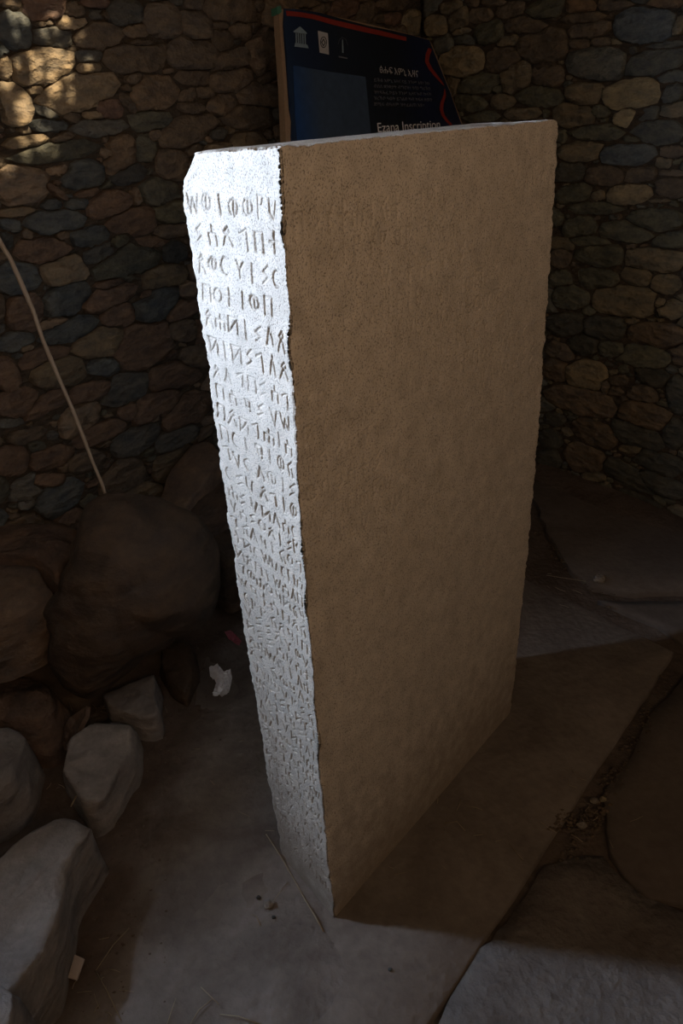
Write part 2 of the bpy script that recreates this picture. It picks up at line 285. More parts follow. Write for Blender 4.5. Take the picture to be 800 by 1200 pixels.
def lay_stones(W, wall, text, u0, u1, v0, v1, seed, skip=None):
    rng = random.Random(seed); res = .005
    nu, nv = int((u1 - u0) / res), int((v1 - v0) / res)
    best = np.full((nv, nu), 1.18); own = np.full((nv, nu), -1, int); st = []
    def put(c, a, b, ang, col, force=True):
        k = len(st); wob = [(rng.uniform(.015, .05), rng.uniform(0, 6.28)) for _ in range(4)]
        ex = rng.uniform(2.3, 3.6)
        e = max(a, b) * 1.35; i0, i1 = int((c[0] - e - u0) / res), int((c[0] + e - u0) / res) + 1; j0, j1 = int((c[1] - e - v0) / res), int((c[1] + e - v0) / res) + 1
        i0, i1, j0, j1 = max(i0, 0), min(i1, nu), max(j0, 0), min(j1, nv)
        if i1 <= i0 or j1 <= j0: return False
        X, Y = np.meshgrid(u0 + (np.arange(i0, i1) + .5) * res - c[0], v0 + (np.arange(j0, j1) + .5) * res - c[1])
        ca, sa = math.cos(ang), math.sin(ang); x = (X * ca + Y * sa) / a; y = (-X * sa + Y * ca) / b
        th = np.arctan2(y, x); q = (np.abs(x) ** ex + np.abs(y) ** ex) ** (1 / ex)
        ns_ = rng.choice((5, 6, 6, 7)); a0 = rng.uniform(0, 6.28); pq = np.full(x.shape, -9.)
        for m_ in range(ns_):
            t_ = a0 + (m_ + rng.uniform(-.28, .28)) * math.tau / ns_; pq = np.maximum(pq, (x * math.cos(t_) + y * math.sin(t_)) / rng.uniform(.90, 1.02))
        fl = col[0] == 'Y' or col == 'BL'
        q = ((.8 * q + .2 * pq) * .86 if fl else (.45 * q + .55 * pq)) * (1 + .5 * sum(w_ * np.sin((n + 2) * th + ph) for n, (w_, ph) in enumerate(wob)))
        lim = (1.0 if fl else 1.15) if force else 1.08
        sub = best[j0:j1, i0:i1]; o = own[j0:j1, i0:i1]
        if not force:
            inside = q < 1.0; 
            if inside.sum() < 6 or ((o[inside] >= 0).mean() > .22): return False
        m = (q < np.minimum(sub, lim)); 
        if not force: m &= (o < 0)
        if m.sum() < 5: return False
        sub[m] = q[m]; o[m] = k; st.append((c, a, b, ang, col)); return True
    for item in text.replace('\n', ';').split(';'):
        x, y, w_, h_, an, col = item.split(','); x, y, w_, h_, an = map(float, (x, y, w_, h_, an)); an = math.radians(an)
        c = wall_uv(x, y, W)
        e1 = wall_uv(x + math.cos(an) * w_ / 2, y - math.sin(an) * w_ / 2, W) - c; e2 = wall_uv(x + math.sin(an) * h_ / 2, y + math.cos(an) * h_ / 2, W) - c
        a, b = np.linalg.norm(e1), np.linalg.norm(e2)
        put(c, a, b, math.atan2(e1[1], e1[0]), col)
    cols = ['d', 'r2', 'b', 'g', 't2', 'd', 'b2', 't3'] if W == 'L' else ['T', 'G', 'R', 'B', 'T2', 'R2', 'G', 'K']
    for a_lo, a_hi, tries in ((.085, .14, 2500), (.05, .085, 5000), (.028, .05, 9000), (.016, .026, 14000), (.010, .016, 22000)):
        for _ in range(tries):
            a = rng.uniform(a_lo, a_hi); b = a * rng.uniform(.42, .8)
            put(np.array([rng.uniform(u0 + .02, u1 - .02), rng.uniform(v0 + .03, v1 - .02)]), a, b, rng.gauss(0, .2), rng.choice(cols), force=False)
    U = UL if W == 'L' else UR; N_ = NL if W == 'L' else NR
    out = []
    NA = 24
    for k, (c, a, b, ang, col) in enumerate(st):
        rad = []
        for t in range(NA):
            th = t / NA * math.tau + ang * .5; dx, dy = math.cos(th), math.sin(th); r = 0; miss = 0
            while r < max(a, b) * 1.4:
                i, j = int((c[0] + dx * r - u0) / res), int((c[1] + dy * r - v0) / res)
                if not (0 <= i < nu and 0 <= j < nv): break
                if own[j, i] != k:
                    miss += 1
                    if miss > 1: break
                else: miss = 0
                r += res * .6
            rad.append(max(r - res * .6 * 2 - .0008, .003))
        if np.mean(rad) < .007: continue
        proud = min(.012 + .16 * b, .034) * rng.uniform(.6, 1.4) * (1 if W == 'L' else .75)
        tl_ = .62 * proud / max(a, b); tx, ty = rng.uniform(-tl_, tl_), rng.uniform(-tl_, tl_) * 1.3; ns = rng.random() * 50
        V = []; Fc = []
        for ring, (f, dep) in enumerate(((1.0, -.02), (.985, .62), (.93, .92), (.62, 1.0))):
            for t in range(NA):
                th = t / NA * math.tau + ang * .5; rr = rad[t] * f
                x, y = math.cos(th) * rr, math.sin(th) * rr
                d = (dep * proud if ring else -.02)
                if ring: d += tx * x + ty * y + noise.noise(Vector((x * 18 + ns, y * 18, ring * .3))) * proud * .45
                V.append((x, y, d))
        V.append((0, 0, proud * rng.uniform(.9, 1.25)))
        for ring in range(3):
            for t in range(NA):
                t2 = (t + 1) % NA; Fc.append((ring * NA + t, ring * NA + t2, (ring + 1) * NA + t2, (ring + 1) * NA + t))
        for t in range(NA): Fc.append((3 * NA + t, 3 * NA + (t + 1) % NA, 4 * NA))
        if W == 'L': Fc = [f[::-1] for f in Fc]
        cx = wall_pt(c[0], c[1], W)
        VV = [(U[0] * x + N_[0] * d, U[1] * x + N_[1] * d, y) for x, y, d in V]
        # size in the picture, to choose which ones stay single
        rel = cx - CAM; vc = R.T @ rel; px, py = 400 + F * vc[0] / vc[2], 600 + F * vc[1] / vc[2]
        vis = 1 if (-25 < px < 825 and -25 < py < 760) else .02
        if W == 'L' and px > 640 or W == 'R' and px < 480: vis *= .1
        out.append((np.mean(rad) ** 2 / vc[2] ** 2 * vis, VV, Fc, cx, col))
    out.sort(key=lambda s: -s[0])
    for sz, VV, Fc, cx, col in out[:298]:
        o = mesh('stone', VV, Fc, WM[col], wall); o.location = cx
    groups = {}
    rest = out[298:]
    V2, F2, MI = [], [], []; mats = sorted({r[4] for r in rest})
    for sz, VV, Fc, cx, col in rest:
        b0 = len(V2); V2 += [tuple(np.array(v) + cx) for v in VV]; F2 += [tuple(b0 + i for i in f) for f in Fc]; MI += [mats.index(col)] * len(Fc)
    if V2:
        o = mesh('small_stones', V2, F2, None, wall)
        for m_ in mats: o.data.materials.append(WM[m_])
        o.data.polygons.foreach_set('material_index', MI); o['kind'] = 'stuff'
    print('stones', W, len(out))
lay_stones('L', WALLL, LS, 0.03, 3.0, .0, 2.58, 5)
lay_stones('R', WALLR, RS, 0.03, 2.3, .0, 2.58, 9)

# ------------------------------------------------------------------ ceiling of the hut with small gaps the sun finds
def hole_mask():
    hs = []
    # sun flecks: (px, py, radius m) on the left wall -> gap in the roof along the sun's path
    for px, py, r in ((58, 66, .045), (38, 72, .03), (62, 84, .03), (74, 68, .028), (60, 14, .022), (72, 8, .018), (50, 22, .014), (24, 4, .02), (14, 8, .02), (8, 2, .02),
                      (20, 122, .03), (28, 134, .018), (24, 110, .016), (6, 78, .024), (12, 74, .014), (102, 64, .014), (40, 124, .016), (56, 118, .012), (44, 156, .03), (28, 165, .02), (52, 150, .014), (60, 166, .012),
                      (3, 186, .022), (14, 33, .014), (80, 99, .01), (92, 32, .010), (84, 38, .010), (20, 148, .016), (34, 96, .012), (2, 60, .012)):
        u, v = wall_uv(px, py, 'L'); p = wall_pt(u, v, 'L') + .035 * np.array([*NL, 0]); t = (ROOFZ - p[2]) / -SUN.z
        hs.append((p[0] - SUN.x * t, p[1] - SUN.y * t, r))
    return hs
HS = hole_mask()
def ceiling():
    # coarse slab ring + a fine field round the gaps
    xs = [h[0] for h in HS]; ys = [h[1] for h in HS]
    x0, x1, y0, y1 = min(xs) - .1, max(xs) + .1, min(ys) - .1, max(ys) + .1
    V, Fc = [], []
    def quad(a, b, c, d):
        i = len(V); V.extend([(*a, ROOFZ), (*b, ROOFZ), (*c, ROOFZ), (*d, ROOFZ)]); Fc.append((i, i + 1, i + 2, i + 3))
    X0, X1, Y0, Y1 = -3.2, 3.2, -1.6, 4.9
    quad((X0, Y0), (X1, Y0), (X1, y0), (X0, y0)); quad((X0, y1), (X1, y1), (X1, Y1), (X0, Y1)); quad((X0, y0), (x0, y0), (x0, y1), (X0, y1)); quad((x1, y0), (X1, y0), (X1, y1), (x1, y1))
    res = .006; nx, ny = int(math.ceil((x1 - x0) / res)), int(math.ceil((y1 - y0) / res)); rx, ry = (x1 - x0) / nx, (y1 - y0) / ny
    base = len(V)
    for j in range(ny + 1):
        for i in range(nx + 1): V.append((x0 + i * rx, y0 + j * ry, ROOFZ))
    for j in range(ny):
        for i in range(nx):
            x, y = x0 + (i + .5) * rx, y0 + (j + .5) * ry; hit = False
            for hx, hy, r in HS:
                if abs(x - hx) < r * 1.8 and abs(y - hy) < r * 1.8:
                    q = math.hypot((x - hx), (y - hy)) / r + noise.noise(Vector((x * 34, y * 34, 2))) * .9
                    if q < .85: hit = True; break
            if not hit:
                a = base + j * (nx + 1) + i; Fc.append((a, a + 1, a + nx + 2, a + nx + 1))
    o = mesh('ceiling', V, Fc, mat_plain('roof_thatch', (.07, .05, .03), .95, .02, 40), None, False)
    return structure(o, 'low thatch roof with small gaps that let sun flecks through', 'roof')
CEIL = ceiling()

# ------------------------------------------------------------------ floor
SLABZ = 0.0
def left_dist(x, y): return (np.array([x, y]) - C0) @ NL
def right_dist(x, y): return (np.array([x, y]) - C0) @ NR
def soil_edge(x, y):       # > 0 on the paved side of the line where the loose brown soil begins
    return left_dist(x, y) - (1.30 - .60 * (y - 1.0)) if y < 2.2 else left_dist(x, y) - .58
def floor_h(x, y):
    d = left_dist(x, y); dr = right_dist(x, y)
    h = -.016 + .010 * fbm((x, y, 0), 3.0, 4, 2)
    if y > .3:
        t = max(0, min(1, (.46 - d) / .42)); h += .34 * t * t * (3 - 2 * t)
        t = max(0, min(1, (.30 - dr) / .3)); h += .05 * t
    # the paved part reaches out of the earth only on the right; trodden earth covers it on the left
    if y < 2.6:
        t = max(0, min(1, (.22 - x + .25 * (y - 1)) / .45)) if y < 1.3 else (1. if x < -.1 else 0.)
        h += t * t * (3 - 2 * t) * .026
    return h
def make_floor():
    n = 210; xs = np.linspace(-2.9, 2.9, n); ys = np.linspace(-1.3, 4.8, n); V = [(x, y, floor_h(x, y)) for y in ys for x in xs]
    Fc = [(j * n + i, j * n + i + 1, (j + 1) * n + i + 1, (j + 1) * n + i) for j in range(n - 1) for i in range(n - 1)]
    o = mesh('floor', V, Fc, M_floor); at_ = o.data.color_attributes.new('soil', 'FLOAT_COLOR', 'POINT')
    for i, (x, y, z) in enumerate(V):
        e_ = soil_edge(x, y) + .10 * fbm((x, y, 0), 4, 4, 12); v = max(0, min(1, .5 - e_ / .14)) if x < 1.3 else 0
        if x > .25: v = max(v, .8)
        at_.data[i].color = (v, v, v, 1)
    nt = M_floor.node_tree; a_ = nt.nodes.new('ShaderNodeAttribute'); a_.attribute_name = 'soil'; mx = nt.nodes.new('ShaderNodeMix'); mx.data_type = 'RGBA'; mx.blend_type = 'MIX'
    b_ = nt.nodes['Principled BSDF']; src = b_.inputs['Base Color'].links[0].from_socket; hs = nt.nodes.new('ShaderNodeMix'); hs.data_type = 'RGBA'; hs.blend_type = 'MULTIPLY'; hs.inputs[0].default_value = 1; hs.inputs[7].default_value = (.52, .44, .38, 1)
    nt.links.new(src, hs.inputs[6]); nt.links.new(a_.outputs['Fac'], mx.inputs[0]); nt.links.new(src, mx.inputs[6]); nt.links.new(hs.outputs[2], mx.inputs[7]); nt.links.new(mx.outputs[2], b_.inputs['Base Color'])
    return structure(o, 'trodden earth floor of the hut, grey dust over soil', 'floor')
FLOOR = make_floor()
def slab(pts, z, th, mat, seed, name='paving_slab', par=None, rough=.006):
    """a paving stone: worn, slightly irregular edge, chamfered"""
    P = []
    for i in range(len(pts)):
        a, b = np.array(pts[i][:2]), np.array(pts[(i + 1) % len(pts)][:2]); m = max(2, int(np.linalg.norm(b - a) / .03))
        for k in range(m):
            p = a + (b - a) * k / m; t = (b - a) / np.linalg.norm(b - a); nn = np.array([t[1], -t[0]])
            P.append(p + nn * fbm((p[0], p[1], 0), 9, 3, seed) * rough * 1.6)
    c = np.mean(P, axis=0); n = len(P); V = []; Fc = []
    for f, z_ in ((1, z - th), (1, z - .006), (.992, z), (.7, z), (.35, z)):
        for p in P:
            q = c + (p - c) * f; V.append((q[0], q[1], z_ + (fbm((q[0], q[1], 0), 5, 3, seed) * .003 if z_ == z else 0)))
    V.append((c[0], c[1], z))
    for r in range(4):
        for k in range(n): Fc.append((r * n + k, r * n + (k + 1) % n, (r + 1) * n + (k + 1) % n, (r + 1) * n + k))
    for k in range(n): Fc.append((4 * n + k, 4 * n + (k + 1) % n, 5 * n))
    o = mesh(name, V, Fc, mat, par or FLOOR); return o
g = lambda x, y, z=0.: onz(x, y, z)[:2]
# main platform slab under the stone (its left part is trodden over by earth)
A = g(613, 678); B = g(790, 764); Cc = g(560, 1115)
D = Cc + (Cc - B) / np.linalg.norm(Cc - B) * .75
slab([A, B, D, D + np.array([-.62, .12]), g(205, 1000), g(232, 790), g(300, 640)], .004, .05, M_slab, 1, rough=.0025)
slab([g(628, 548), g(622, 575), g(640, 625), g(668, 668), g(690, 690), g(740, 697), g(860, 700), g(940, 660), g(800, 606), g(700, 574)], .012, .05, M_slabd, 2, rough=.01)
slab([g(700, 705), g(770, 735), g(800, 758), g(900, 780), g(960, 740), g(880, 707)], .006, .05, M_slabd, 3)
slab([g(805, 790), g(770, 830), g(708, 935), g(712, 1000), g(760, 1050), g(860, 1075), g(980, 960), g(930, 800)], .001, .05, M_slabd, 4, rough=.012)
slab([g(567, 1115), g(636, 1012), g(704, 1004), g(756, 1056), g(860, 1082), g(860, 1240), g(640, 1330), g(507, 1204)], -.001, .04, mat_earth('rough_paving', (.105, .09, .08), (.175, .155, .14), 5, .9), 5, rough=.012)

# loose soil strips with gravel (uncountable)
def scatter_gravel(name, lab, polys, n, r0, r1, seed, mat, z=0.0):
    rng = random.Random(seed); V, Fc = [], []
    for _ in range(n):
        poly = rng.choice(polys); a, b, c_ = [np.array(q) for q in poly[:3]]
        s, t = rng.random(), rng.random(); p = a + (b - a) * s + (c_ - a) * t * (1 if len(poly) < 4 else 1)
        r = rng.uniform(r0, r1) ** 1.0; k = len(V); zz = max(z, floor_h(p[0], p[1]))
        q = [Vector((rng.uniform(-.25, .25), rng.uniform(-.25, .25), .7)), Vector((1, 0, 0)), Vector((.2, 1, 0.1)), Vector((-.9, .3, 0)), Vector((-.2, -1, .1)), Vector((0, 0, -.6))]
        an = rng.random() * 6.28; ro = Matrix.Rotation(an, 3, 'Z')
        for v in q: v2 = ro @ v; V.append((p[0] + v2.x * r, p[1] + v2.y * r * .8, zz + v2.z * r * .7 + r * .2))
        for i in range(4): j = 1 + (i + 1) % 4; Fc += [(k, k + 1 + i, k + j), (k + 5, k + j, k + 1 + i)]
    o = mesh(name, V, Fc, mat); return tag(o, lab, 'gravel', kind='stuff')
M_grav = mat_stone('gravel', (.16, .13, .105), vary=.2)
scatter_gravel('gravel', 'loose soil and gravel along the edges of the paving slabs',
    [(g(715, 900), g(650, 1010), g(740, 900)), (g(655, 950), g(640, 975), g(715, 945)), (g(775, 790), g(715, 900), g(790, 800)),
     (g(622, 625), g(690, 700), g(640, 620)), (g(640, 650), g(725, 725), g(665, 650)), (g(655, 950), g(640, 975), g(715, 945))], 480, .0025, .0085, 4, M_grav)
scatter_gravel('soil_crumbs', 'brown soil crumbs in the gap between the rock ledge and the paving',
    [(g(170, 840), g(130, 1190), g(215, 880)), (g(130, 960), g(90, 1190), g(175, 960)), (g(215, 720), g(190, 850), g(270, 760))], 170, .0015, .005, 6, M_soil)

scatter_gravel('foot_soil', 'dark loose soil gathered along the foot of the stele on its shaded side',
    [(g(400, 1074), g(598, 838), g(420, 1078)), (g(470, 1000), g(598, 838), g(500, 1000))], 260, .0015, .006, 8, M_soil)

# ------------------------------------------------------------------ the inscribed stone
GL = {
 'I': [(0, 0, 0, 1)], 'w': [(-.45, 1, -.22, .1), (-.22, .1, 0, .8), (0, .8, .22, .1), (.22, .1, .45, 1)], 'n': [(-.35, 0, -.35, .95), (-.35, .95, .35, .95), (.35, .95, .35, 0)],
 'O': 'circle1', 'o': 'circle0', 't': [(0, -.05, 0, 1.05), (-.38, .55, .38, .55)], 'c': 'arc', 'A': [(-.32, 0, 0, 1), (0, 1, .32, 0)], 'V': [(-.32, 1, 0, 0), (0, 0, .32, 1)],
 'Y': [(-.3, 1, 0, .5), (.3, 1, 0, .5), (0, .5, 0, 0)], 'N': [(-.38, 0, -.38, .95), (-.38, .95, .38, .95), (.38, .95, .38, 0), (-.3, .12, .3, .8)],
 'S': [(.3, 1, -.2, .62), (-.2, .62, .25, .35), (.25, .35, -.25, 0)], 'X': [(-.35, 0, -.15, .45), (.35, 0, .15, .45), (-.15, .45, .2, .75), (.15, .45, -.2, .75), (-.2, .75, .05, 1), (.2, .75, .05, 1)],
 'h': [(-.4, 0, -.4, .6), (0, 0, 0, 1), (.4, 0, .4, .6), (-.4, .6, .4, .6)], 'r': [(-.3, .8, .2, 1), (.2, 1, .2, 0)], 'P': [(-.3, 0, -.3, 1), (-.3, 1, .2, .95), (.2, .95, 0, .6)],
 'H': [(-.3, 0, -.3, .6), (-.3, .6, .3, .6), (.3, .6, .3, 0), (0, .6, 0, 1)], 'D': [(-.25, .95, .25, .95), (.25, .95, .25, .1), (-.25, .95, -.1, .4), (-.1, .4, .25, .3)], 'u': [(-.3, 1, -.3, .3), (-.3, .3, 0, 0), (0, 0, .3, .9)],
 'z': [(.25, 1, -.2, .6), (-.2, .6, -.05, 0), (.2, .5, .3, 0)]}
def strokes(gl):
    g_ = GL[gl]
    if g_ == 'circle1' or g_ == 'circle0':
        n = 12; s = [(.36 * math.cos(i * math.tau / n), .5 + .42 * math.sin(i * math.tau / n), .36 * math.cos((i + 1) * math.tau / n), .5 + .42 * math.sin((i + 1) * math.tau / n)) for i in range(n)]
        return s + ([(0, .08, 0, .92)] if g_ == 'circle1' else [])
    if g_ == 'arc':
        n = 8; a0, a1 = .35 * math.pi, 1.6 * math.pi; an = [a0 + (a1 - a0) * i / n for i in range(n + 1)]
        return [(.32 * math.cos(a), .5 + .45 * math.sin(a), .32 * math.cos(b), .5 + .45 * math.sin(b)) for a, b in zip(an, an[1:])]
    return g_
def carve(width, height, rows, gh, gw, hw, seed, res=.001, fade=None, slope=0.):
    """depth map of cut strokes; rows: list of (z centre, string)"""
    rng = random.Random(seed); nx, nz = int(width / res) + 1, int(height / res) + 1
    M = np.zeros((nz, nx), np.float32)
    for zc, text in rows:
        n = len(text); pitch = (width - .022) / n
        for k, ch in enumerate(text):
            if ch == ' ': continue
            hs_ = 1.0 if zc > 1.3 or width > .4 else (.86 if zc > 1.05 else .78); xc = .012 + pitch * (k + .5) + rng.uniform(-.05, .05) * pitch; hh = gh * hs_ * rng.uniform(.85, 1.1); ww = min(gw, pitch * 1.0) * rng.uniform(.85, 1.05); zb = zc - hh / 2 + rng.uniform(-.003, .003) + slope * (xc - width / 2)
            tl = rng.uniform(-.08, .08); dp = rng.uniform(.6, 1.0) * (fade(zc, xc) if fade else 1)
            for x1, y1, x2, y2 in strokes(ch):
                X1, Z1, X2, Z2 = xc + (x1 + tl * y1) * ww, zb + y1 * hh, xc + (x2 + tl * y2) * ww, zb + y2 * hh
                w2 = hw * rng.uniform(.8, 1.25); d2 = dp * rng.uniform(.6, 1)
                i0, i1 = max(int((min(X1, X2) - 3 * w2) / res), 0), min(int((max(X1, X2) + 3 * w2) / res) + 2, nx); j0, j1 = max(int((min(Z1, Z2) - 3 * w2) / res), 0), min(int((max(Z1, Z2) + 3 * w2) / res) + 2, nz)
                if i1 <= i0 or j1 <= j0: continue
                X, Z = np.meshgrid(np.arange(i0, i1) * res, np.arange(j0, j1) * res)
                dx, dz = X2 - X1, Z2 - Z1; L2 = dx * dx + dz * dz + 1e-12; t = np.clip(((X - X1) * dx + (Z - Z1) * dz) / L2, 0, 1)
                d = np.hypot(X - X1 - t * dx, Z - Z1 - t * dz)
                M[j0:j1, i0:i1] = np.maximum(M[j0:j1, i0:i1], d2 * np.clip(1.25 - d / w2, 0, 1))
    return M, res
def vnoise(shape, cell, seed):
    """smooth value noise, cell in samples (rows, cols)"""
    rng = np.random.default_rng(seed); ry, rx = int(shape[0] / cell[0]) + 3, int(shape[1] / cell[1]) + 3
    G = rng.uniform(-1, 1, (ry, rx)); y = np.arange(shape[0]) / cell[0]; x = np.arange(shape[1]) / cell[1]
    yi, xi = y.astype(int), x.astype(int); fy, fx = y - yi, x - xi; fy = fy * fy * (3 - 2 * fy); fx = fx * fx * (3 - 2 * fx)
    a = G[yi][:, xi]; b = G[yi][:, xi + 1]; c = G[yi + 1][:, xi]; d = G[yi + 1][:, xi + 1]
    return (a * (1 - fx) + b * fx) * (1 - fy)[:, None] + (c * (1 - fx) + d * fx) * fy[:, None]
def build_stele():
    # corners: left, near, right, back ; base and top
    b = {'l': onz(331, 1003)[:2], 'n': onz(392, 1078)[:2], 'r': onz(598, 836)[:2]}
    b['k'] = b['r'] + np.array([-.155, .225])
    def top(px, py, base):
        r = ray(px, py); t = np.hypot(*base) / np.hypot(*r[:2]); return CAM + t * r
    T = {'n': top(328, 171, b['n']), 'r': top(655, 139, b['r'])}
    T['l'] = top(219, 177, onz(325, 985)[:2]); T['k'] = np.array([T['r'][0] - .15, T['r'][1] + .215, T['r'][2] - .013])
    order = ['l', 'n', 'r', 'k']; ncol = {'l': 240, 'n': 310, 'r': 46, 'k': 46}; NZ = 1240
    # ring of base / top positions per column, with rounded arrises
    cols = []
    for i, c in enumerate(order):
        d = order[(i + 1) % 4]
        for k in range(ncol[c]): cols.append((c, d, k / ncol[c], i))
    NC = len(cols)
    bb = np.array([b[c] * (1 - t) + b[d] * t for c, d, t, i in cols]); tt = np.array([T[c][:2] * (1 - t) + T[d][:2] * t for c, d, t, i in cols]); tz = np.array([T[c][2] * (1 - t) + T[d][2] * t for c, d, t, i in cols])
    zf = np.linspace(0, 1, NZ) 
    P = np.zeros((NZ, NC, 3)); f = zf[:, None]
    P[:, :, 0] = bb[:, 0] * (1 - f) + tt[:, 0] * f; P[:, :, 1] = bb[:, 1] * (1 - f) + tt[:, 1] * f
    z0 = -.01; P[:, :, 2] = z0 + (tz[None, :] - z0) * f
    # outward normals of the four faces
    nor = {}
    for i, c in enumerate(order):
        d = order[(i + 1) % 4]; e = (b[d] - b[c]); e = e / np.linalg.norm(e); nor[c] = np.array([e[1], -e[0]])
    Nn = np.array([nor[c] for c, d, t, i in cols]); cen = np.mean([b[c] for c in order], axis=0)
    for j, (c, d, t, i) in enumerate(cols):
        if Nn[j] @ (bb[j] - cen) < 0: Nn[j] = -Nn[j]
    # distance along the face to its nearest arris
    L = {c: np.linalg.norm(b[order[(i + 1) % 4]] - b[c]) for i, c in enumerate(order)}
    s = np.array([t * L[c] for c, d, t, i in cols]); Lc = np.array([L[c] for c, d, t, i in cols])
    disp = np.zeros((NZ, NC)); shp = (NZ, NC)
    # arris chipping: radius varies along each arris
    def arr(seed, base, amp, big): 
        n = base + amp * np.abs(vnoise((NZ, 2), (14, 1), seed)[:, 0]) + amp * .8 * np.abs(vnoise((NZ, 2), (5, 1), seed + 1)[:, 0]) + big * np.clip(vnoise((NZ, 2), (48, 1), seed + 2)[:, 0] - .2, 0, 1)
        return n
    AR = [arr(11, .004, .005, .006), arr(21, .0022, .0038, .006), arr(31, .004, .007, .006), arr(41, .008, .01, .01)]
    # top left arris is broken off
    AR[1] += .004 * np.exp(-((zf - .815) / .01) ** 2) + .005 * np.exp(-((zf - .60) / .014) ** 2) + .004 * np.exp(-((zf - .335) / .02) ** 2)
    for j, (c, d, t, i) in enumerate(cols):
        for ds, A_ in ((s[j], AR[i]), (Lc[j] - s[j], AR[(i + 1) % 4])):
            q = np.clip(1 - ds / np.maximum(A_, 1e-4), 0, 1); disp[:, j] -= A_ * .55 * q ** 2
    # right arris knapped in shallow scallops
    sc = np.zeros(NZ); rng = random.Random(3); z_ = 0.
    while z_ < 1.02:
        wd = rng.uniform(.035, .06); a_ = rng.uniform(.35, 1.0); m = np.abs(zf - z_) < wd / 2; sc[m] += a_ * .007 * (1 - (2 * (zf[m] - z_) / wd) ** 2); z_ += wd
    shiftdir = (b['r'] - b['n']) / np.linalg.norm(b['r'] - b['n'])
    wr = np.array([(max(0, t - .9) / .1 if c == 'n' else (max(0, 1 - t / .5) if c == 'r' else 0)) for c, d, t, i in cols])
    wr = np.array([(max(0, t - .8) / .2 if c == 'n' else (max(0, 1 - t / .8) if c == 'r' else 0)) for c, d, t, i in cols])
    sc = sc - .030 * np.sin(np.pi * np.clip(zf, 0, 1)) ** .8 + .022 * np.clip((zf - .985) / .015, 0, 1) ** 2
    for a_ in (0, 1): P[:, :, a_] -= (sc - .0075)[:, None] * wr[None, :] * shiftdir[a_]
    # left arris waves
    ld = (b['n'] - b['l']) / np.linalg.norm(b['n'] - b['l']); shift_ = .035 * np.clip((zf - .962) / .038, 0, 1) ** 1.1; lw = shift_ * 1.75 - .0135 - .030 * np.clip((zf - .03) / .35, 0, 1) + .0045 * vnoise((NZ, 2), (30, 1), 77)[:, 0] + .003 * vnoise((NZ, 2), (9, 1), 78)[:, 0]
    wl = np.array([(max(0, 1 - t / .7) if c == 'l' else (max(0, (t - .5) / .5) if c == 'k' else 0)) for c, d, t, i in cols])
    for a_ in (0, 1): P[:, :, a_] += lw[:, None] * wl[None, :] * ld[a_]
    # near arris wander
    nb = -.014 * np.sin(np.pi * zf); nw = .0035 * vnoise((NZ, 2), (60, 1), 91)[:, 0] + .0022 * vnoise((NZ, 2), (16, 1), 92)[:, 0]
    wn = np.array([(max(0, (t - .5) / .5) if c == 'l' else (max(0, 1 - t / .3) if c == 'n' else 0)) for c, d, t, i in cols])
    wn2 = np.array([(max(0, (t - .8) / .2) if c == 'l' else (max(0, 1 - t / .035) if c == 'n' else 0)) for c, d, t, i in cols])
    for a_ in (0, 1): P[:, :, a_] += (nb[:, None] * wn[None, :] + nw[:, None] * wn2[None, :]) * ld[a_] * 1.3
    # dressing of the faces
    disp += .0014 * vnoise(shp, (120, 80), 5) + .0005 * vnoise(shp, (18, 18), 6) + .00016 * vnoise(shp, (5, 5), 7)
    # pits in the granite
    # cut letters
    H = 1.66; rng = random.Random(12)
    rl = ['wOIOOPu', 'SHXrnt', 'XOcYISc', 'notIOn ', 'XhNISAX', 'NINSrAX', 'XArnSHr', 'nHDSVw', 'nXNrhIH', 'ncIDIOz', 'rVcAOIS', 'cSuXrIO', 'hSuNAHc']
    keys = list('IwnOotcAVYNSXhrPHDuz'); rows = []; z = H - .082
    k = 0
    while z > .10:
        rows.append((z, rl[k] if k < len(rl) else ''.join(rng.choice(keys) for _ in range(rng.choice((7, 8, 8))))))
        z -= .048 if k < 6 else (.041 if k < 12 else .036); k += 1
    ML, res = carve(L['l'], H, rows, .031, .028, .0018, 1, fade=lambda z, x: 1.0 if z > .3 else .75)
    rowsF = []; z = H - .105; k = 0
    while z > .55:
        rowsF.append((z, ''.join(rng.choice(keys) if rng.random() > .06 else ' ' for _ in range(24)))); z -= .055; k += 1
    MF, res = carve(L['n'], H, rowsF, .036, .030, .0024, 2, fade=lambda z, x: max(0, min(1, (z - .6) / .6)) * (.55 + .35 * math.sin(9 * x + 12 * z)), slope=.0)
    CUT = np.zeros((NZ, NC), np.float32)
    zi = np.clip((zf * H / res).astype(int), 0, ML.shape[0] - 1)
    for j, (c, d, t, i) in enumerate(cols):
        if c == 'l': disp[:, j] -= .0042 * ML[zi, min(int(s[j] / res), ML.shape[1] - 1)]
        if c == 'l': CUT[:, j] = ML[zi, min(int(s[j] / res), ML.shape[1] - 1)]
        if c == 'n': CUT[:, j] = .6 * MF[zi, min(int(s[j] / res), MF.shape[1] - 1)]
        if c == 'n': disp[:, j] -= .0034 * MF[zi, min(int(s[j] / res), MF.shape[1] - 1)]
    for a_ in (0, 1): P[:, :, a_] += disp * Nn[None, :, a_]
    # crumbled upper rim: sink the last rows a little
    rim = .0030 * np.abs(vnoise((2, NC), (1, 4), 61)[0]) + .003 * np.clip(vnoise((2, NC), (1, 26), 62)[0], 0, 1)
    P[-1, :, 2] -= rim; P[-2, :, 2] -= rim * .8; P[-3, :, 2] -= rim * .4
    ctop = P[-1, :, :2].mean(0)
    P[-1, :, :2] += (ctop - P[-1, :, :2]) / np.linalg.norm(ctop - P[-1, :, :2], axis=1)[:, None] * .004
    # top surface: shrink towards the medial line
    KT = 26; topr = []
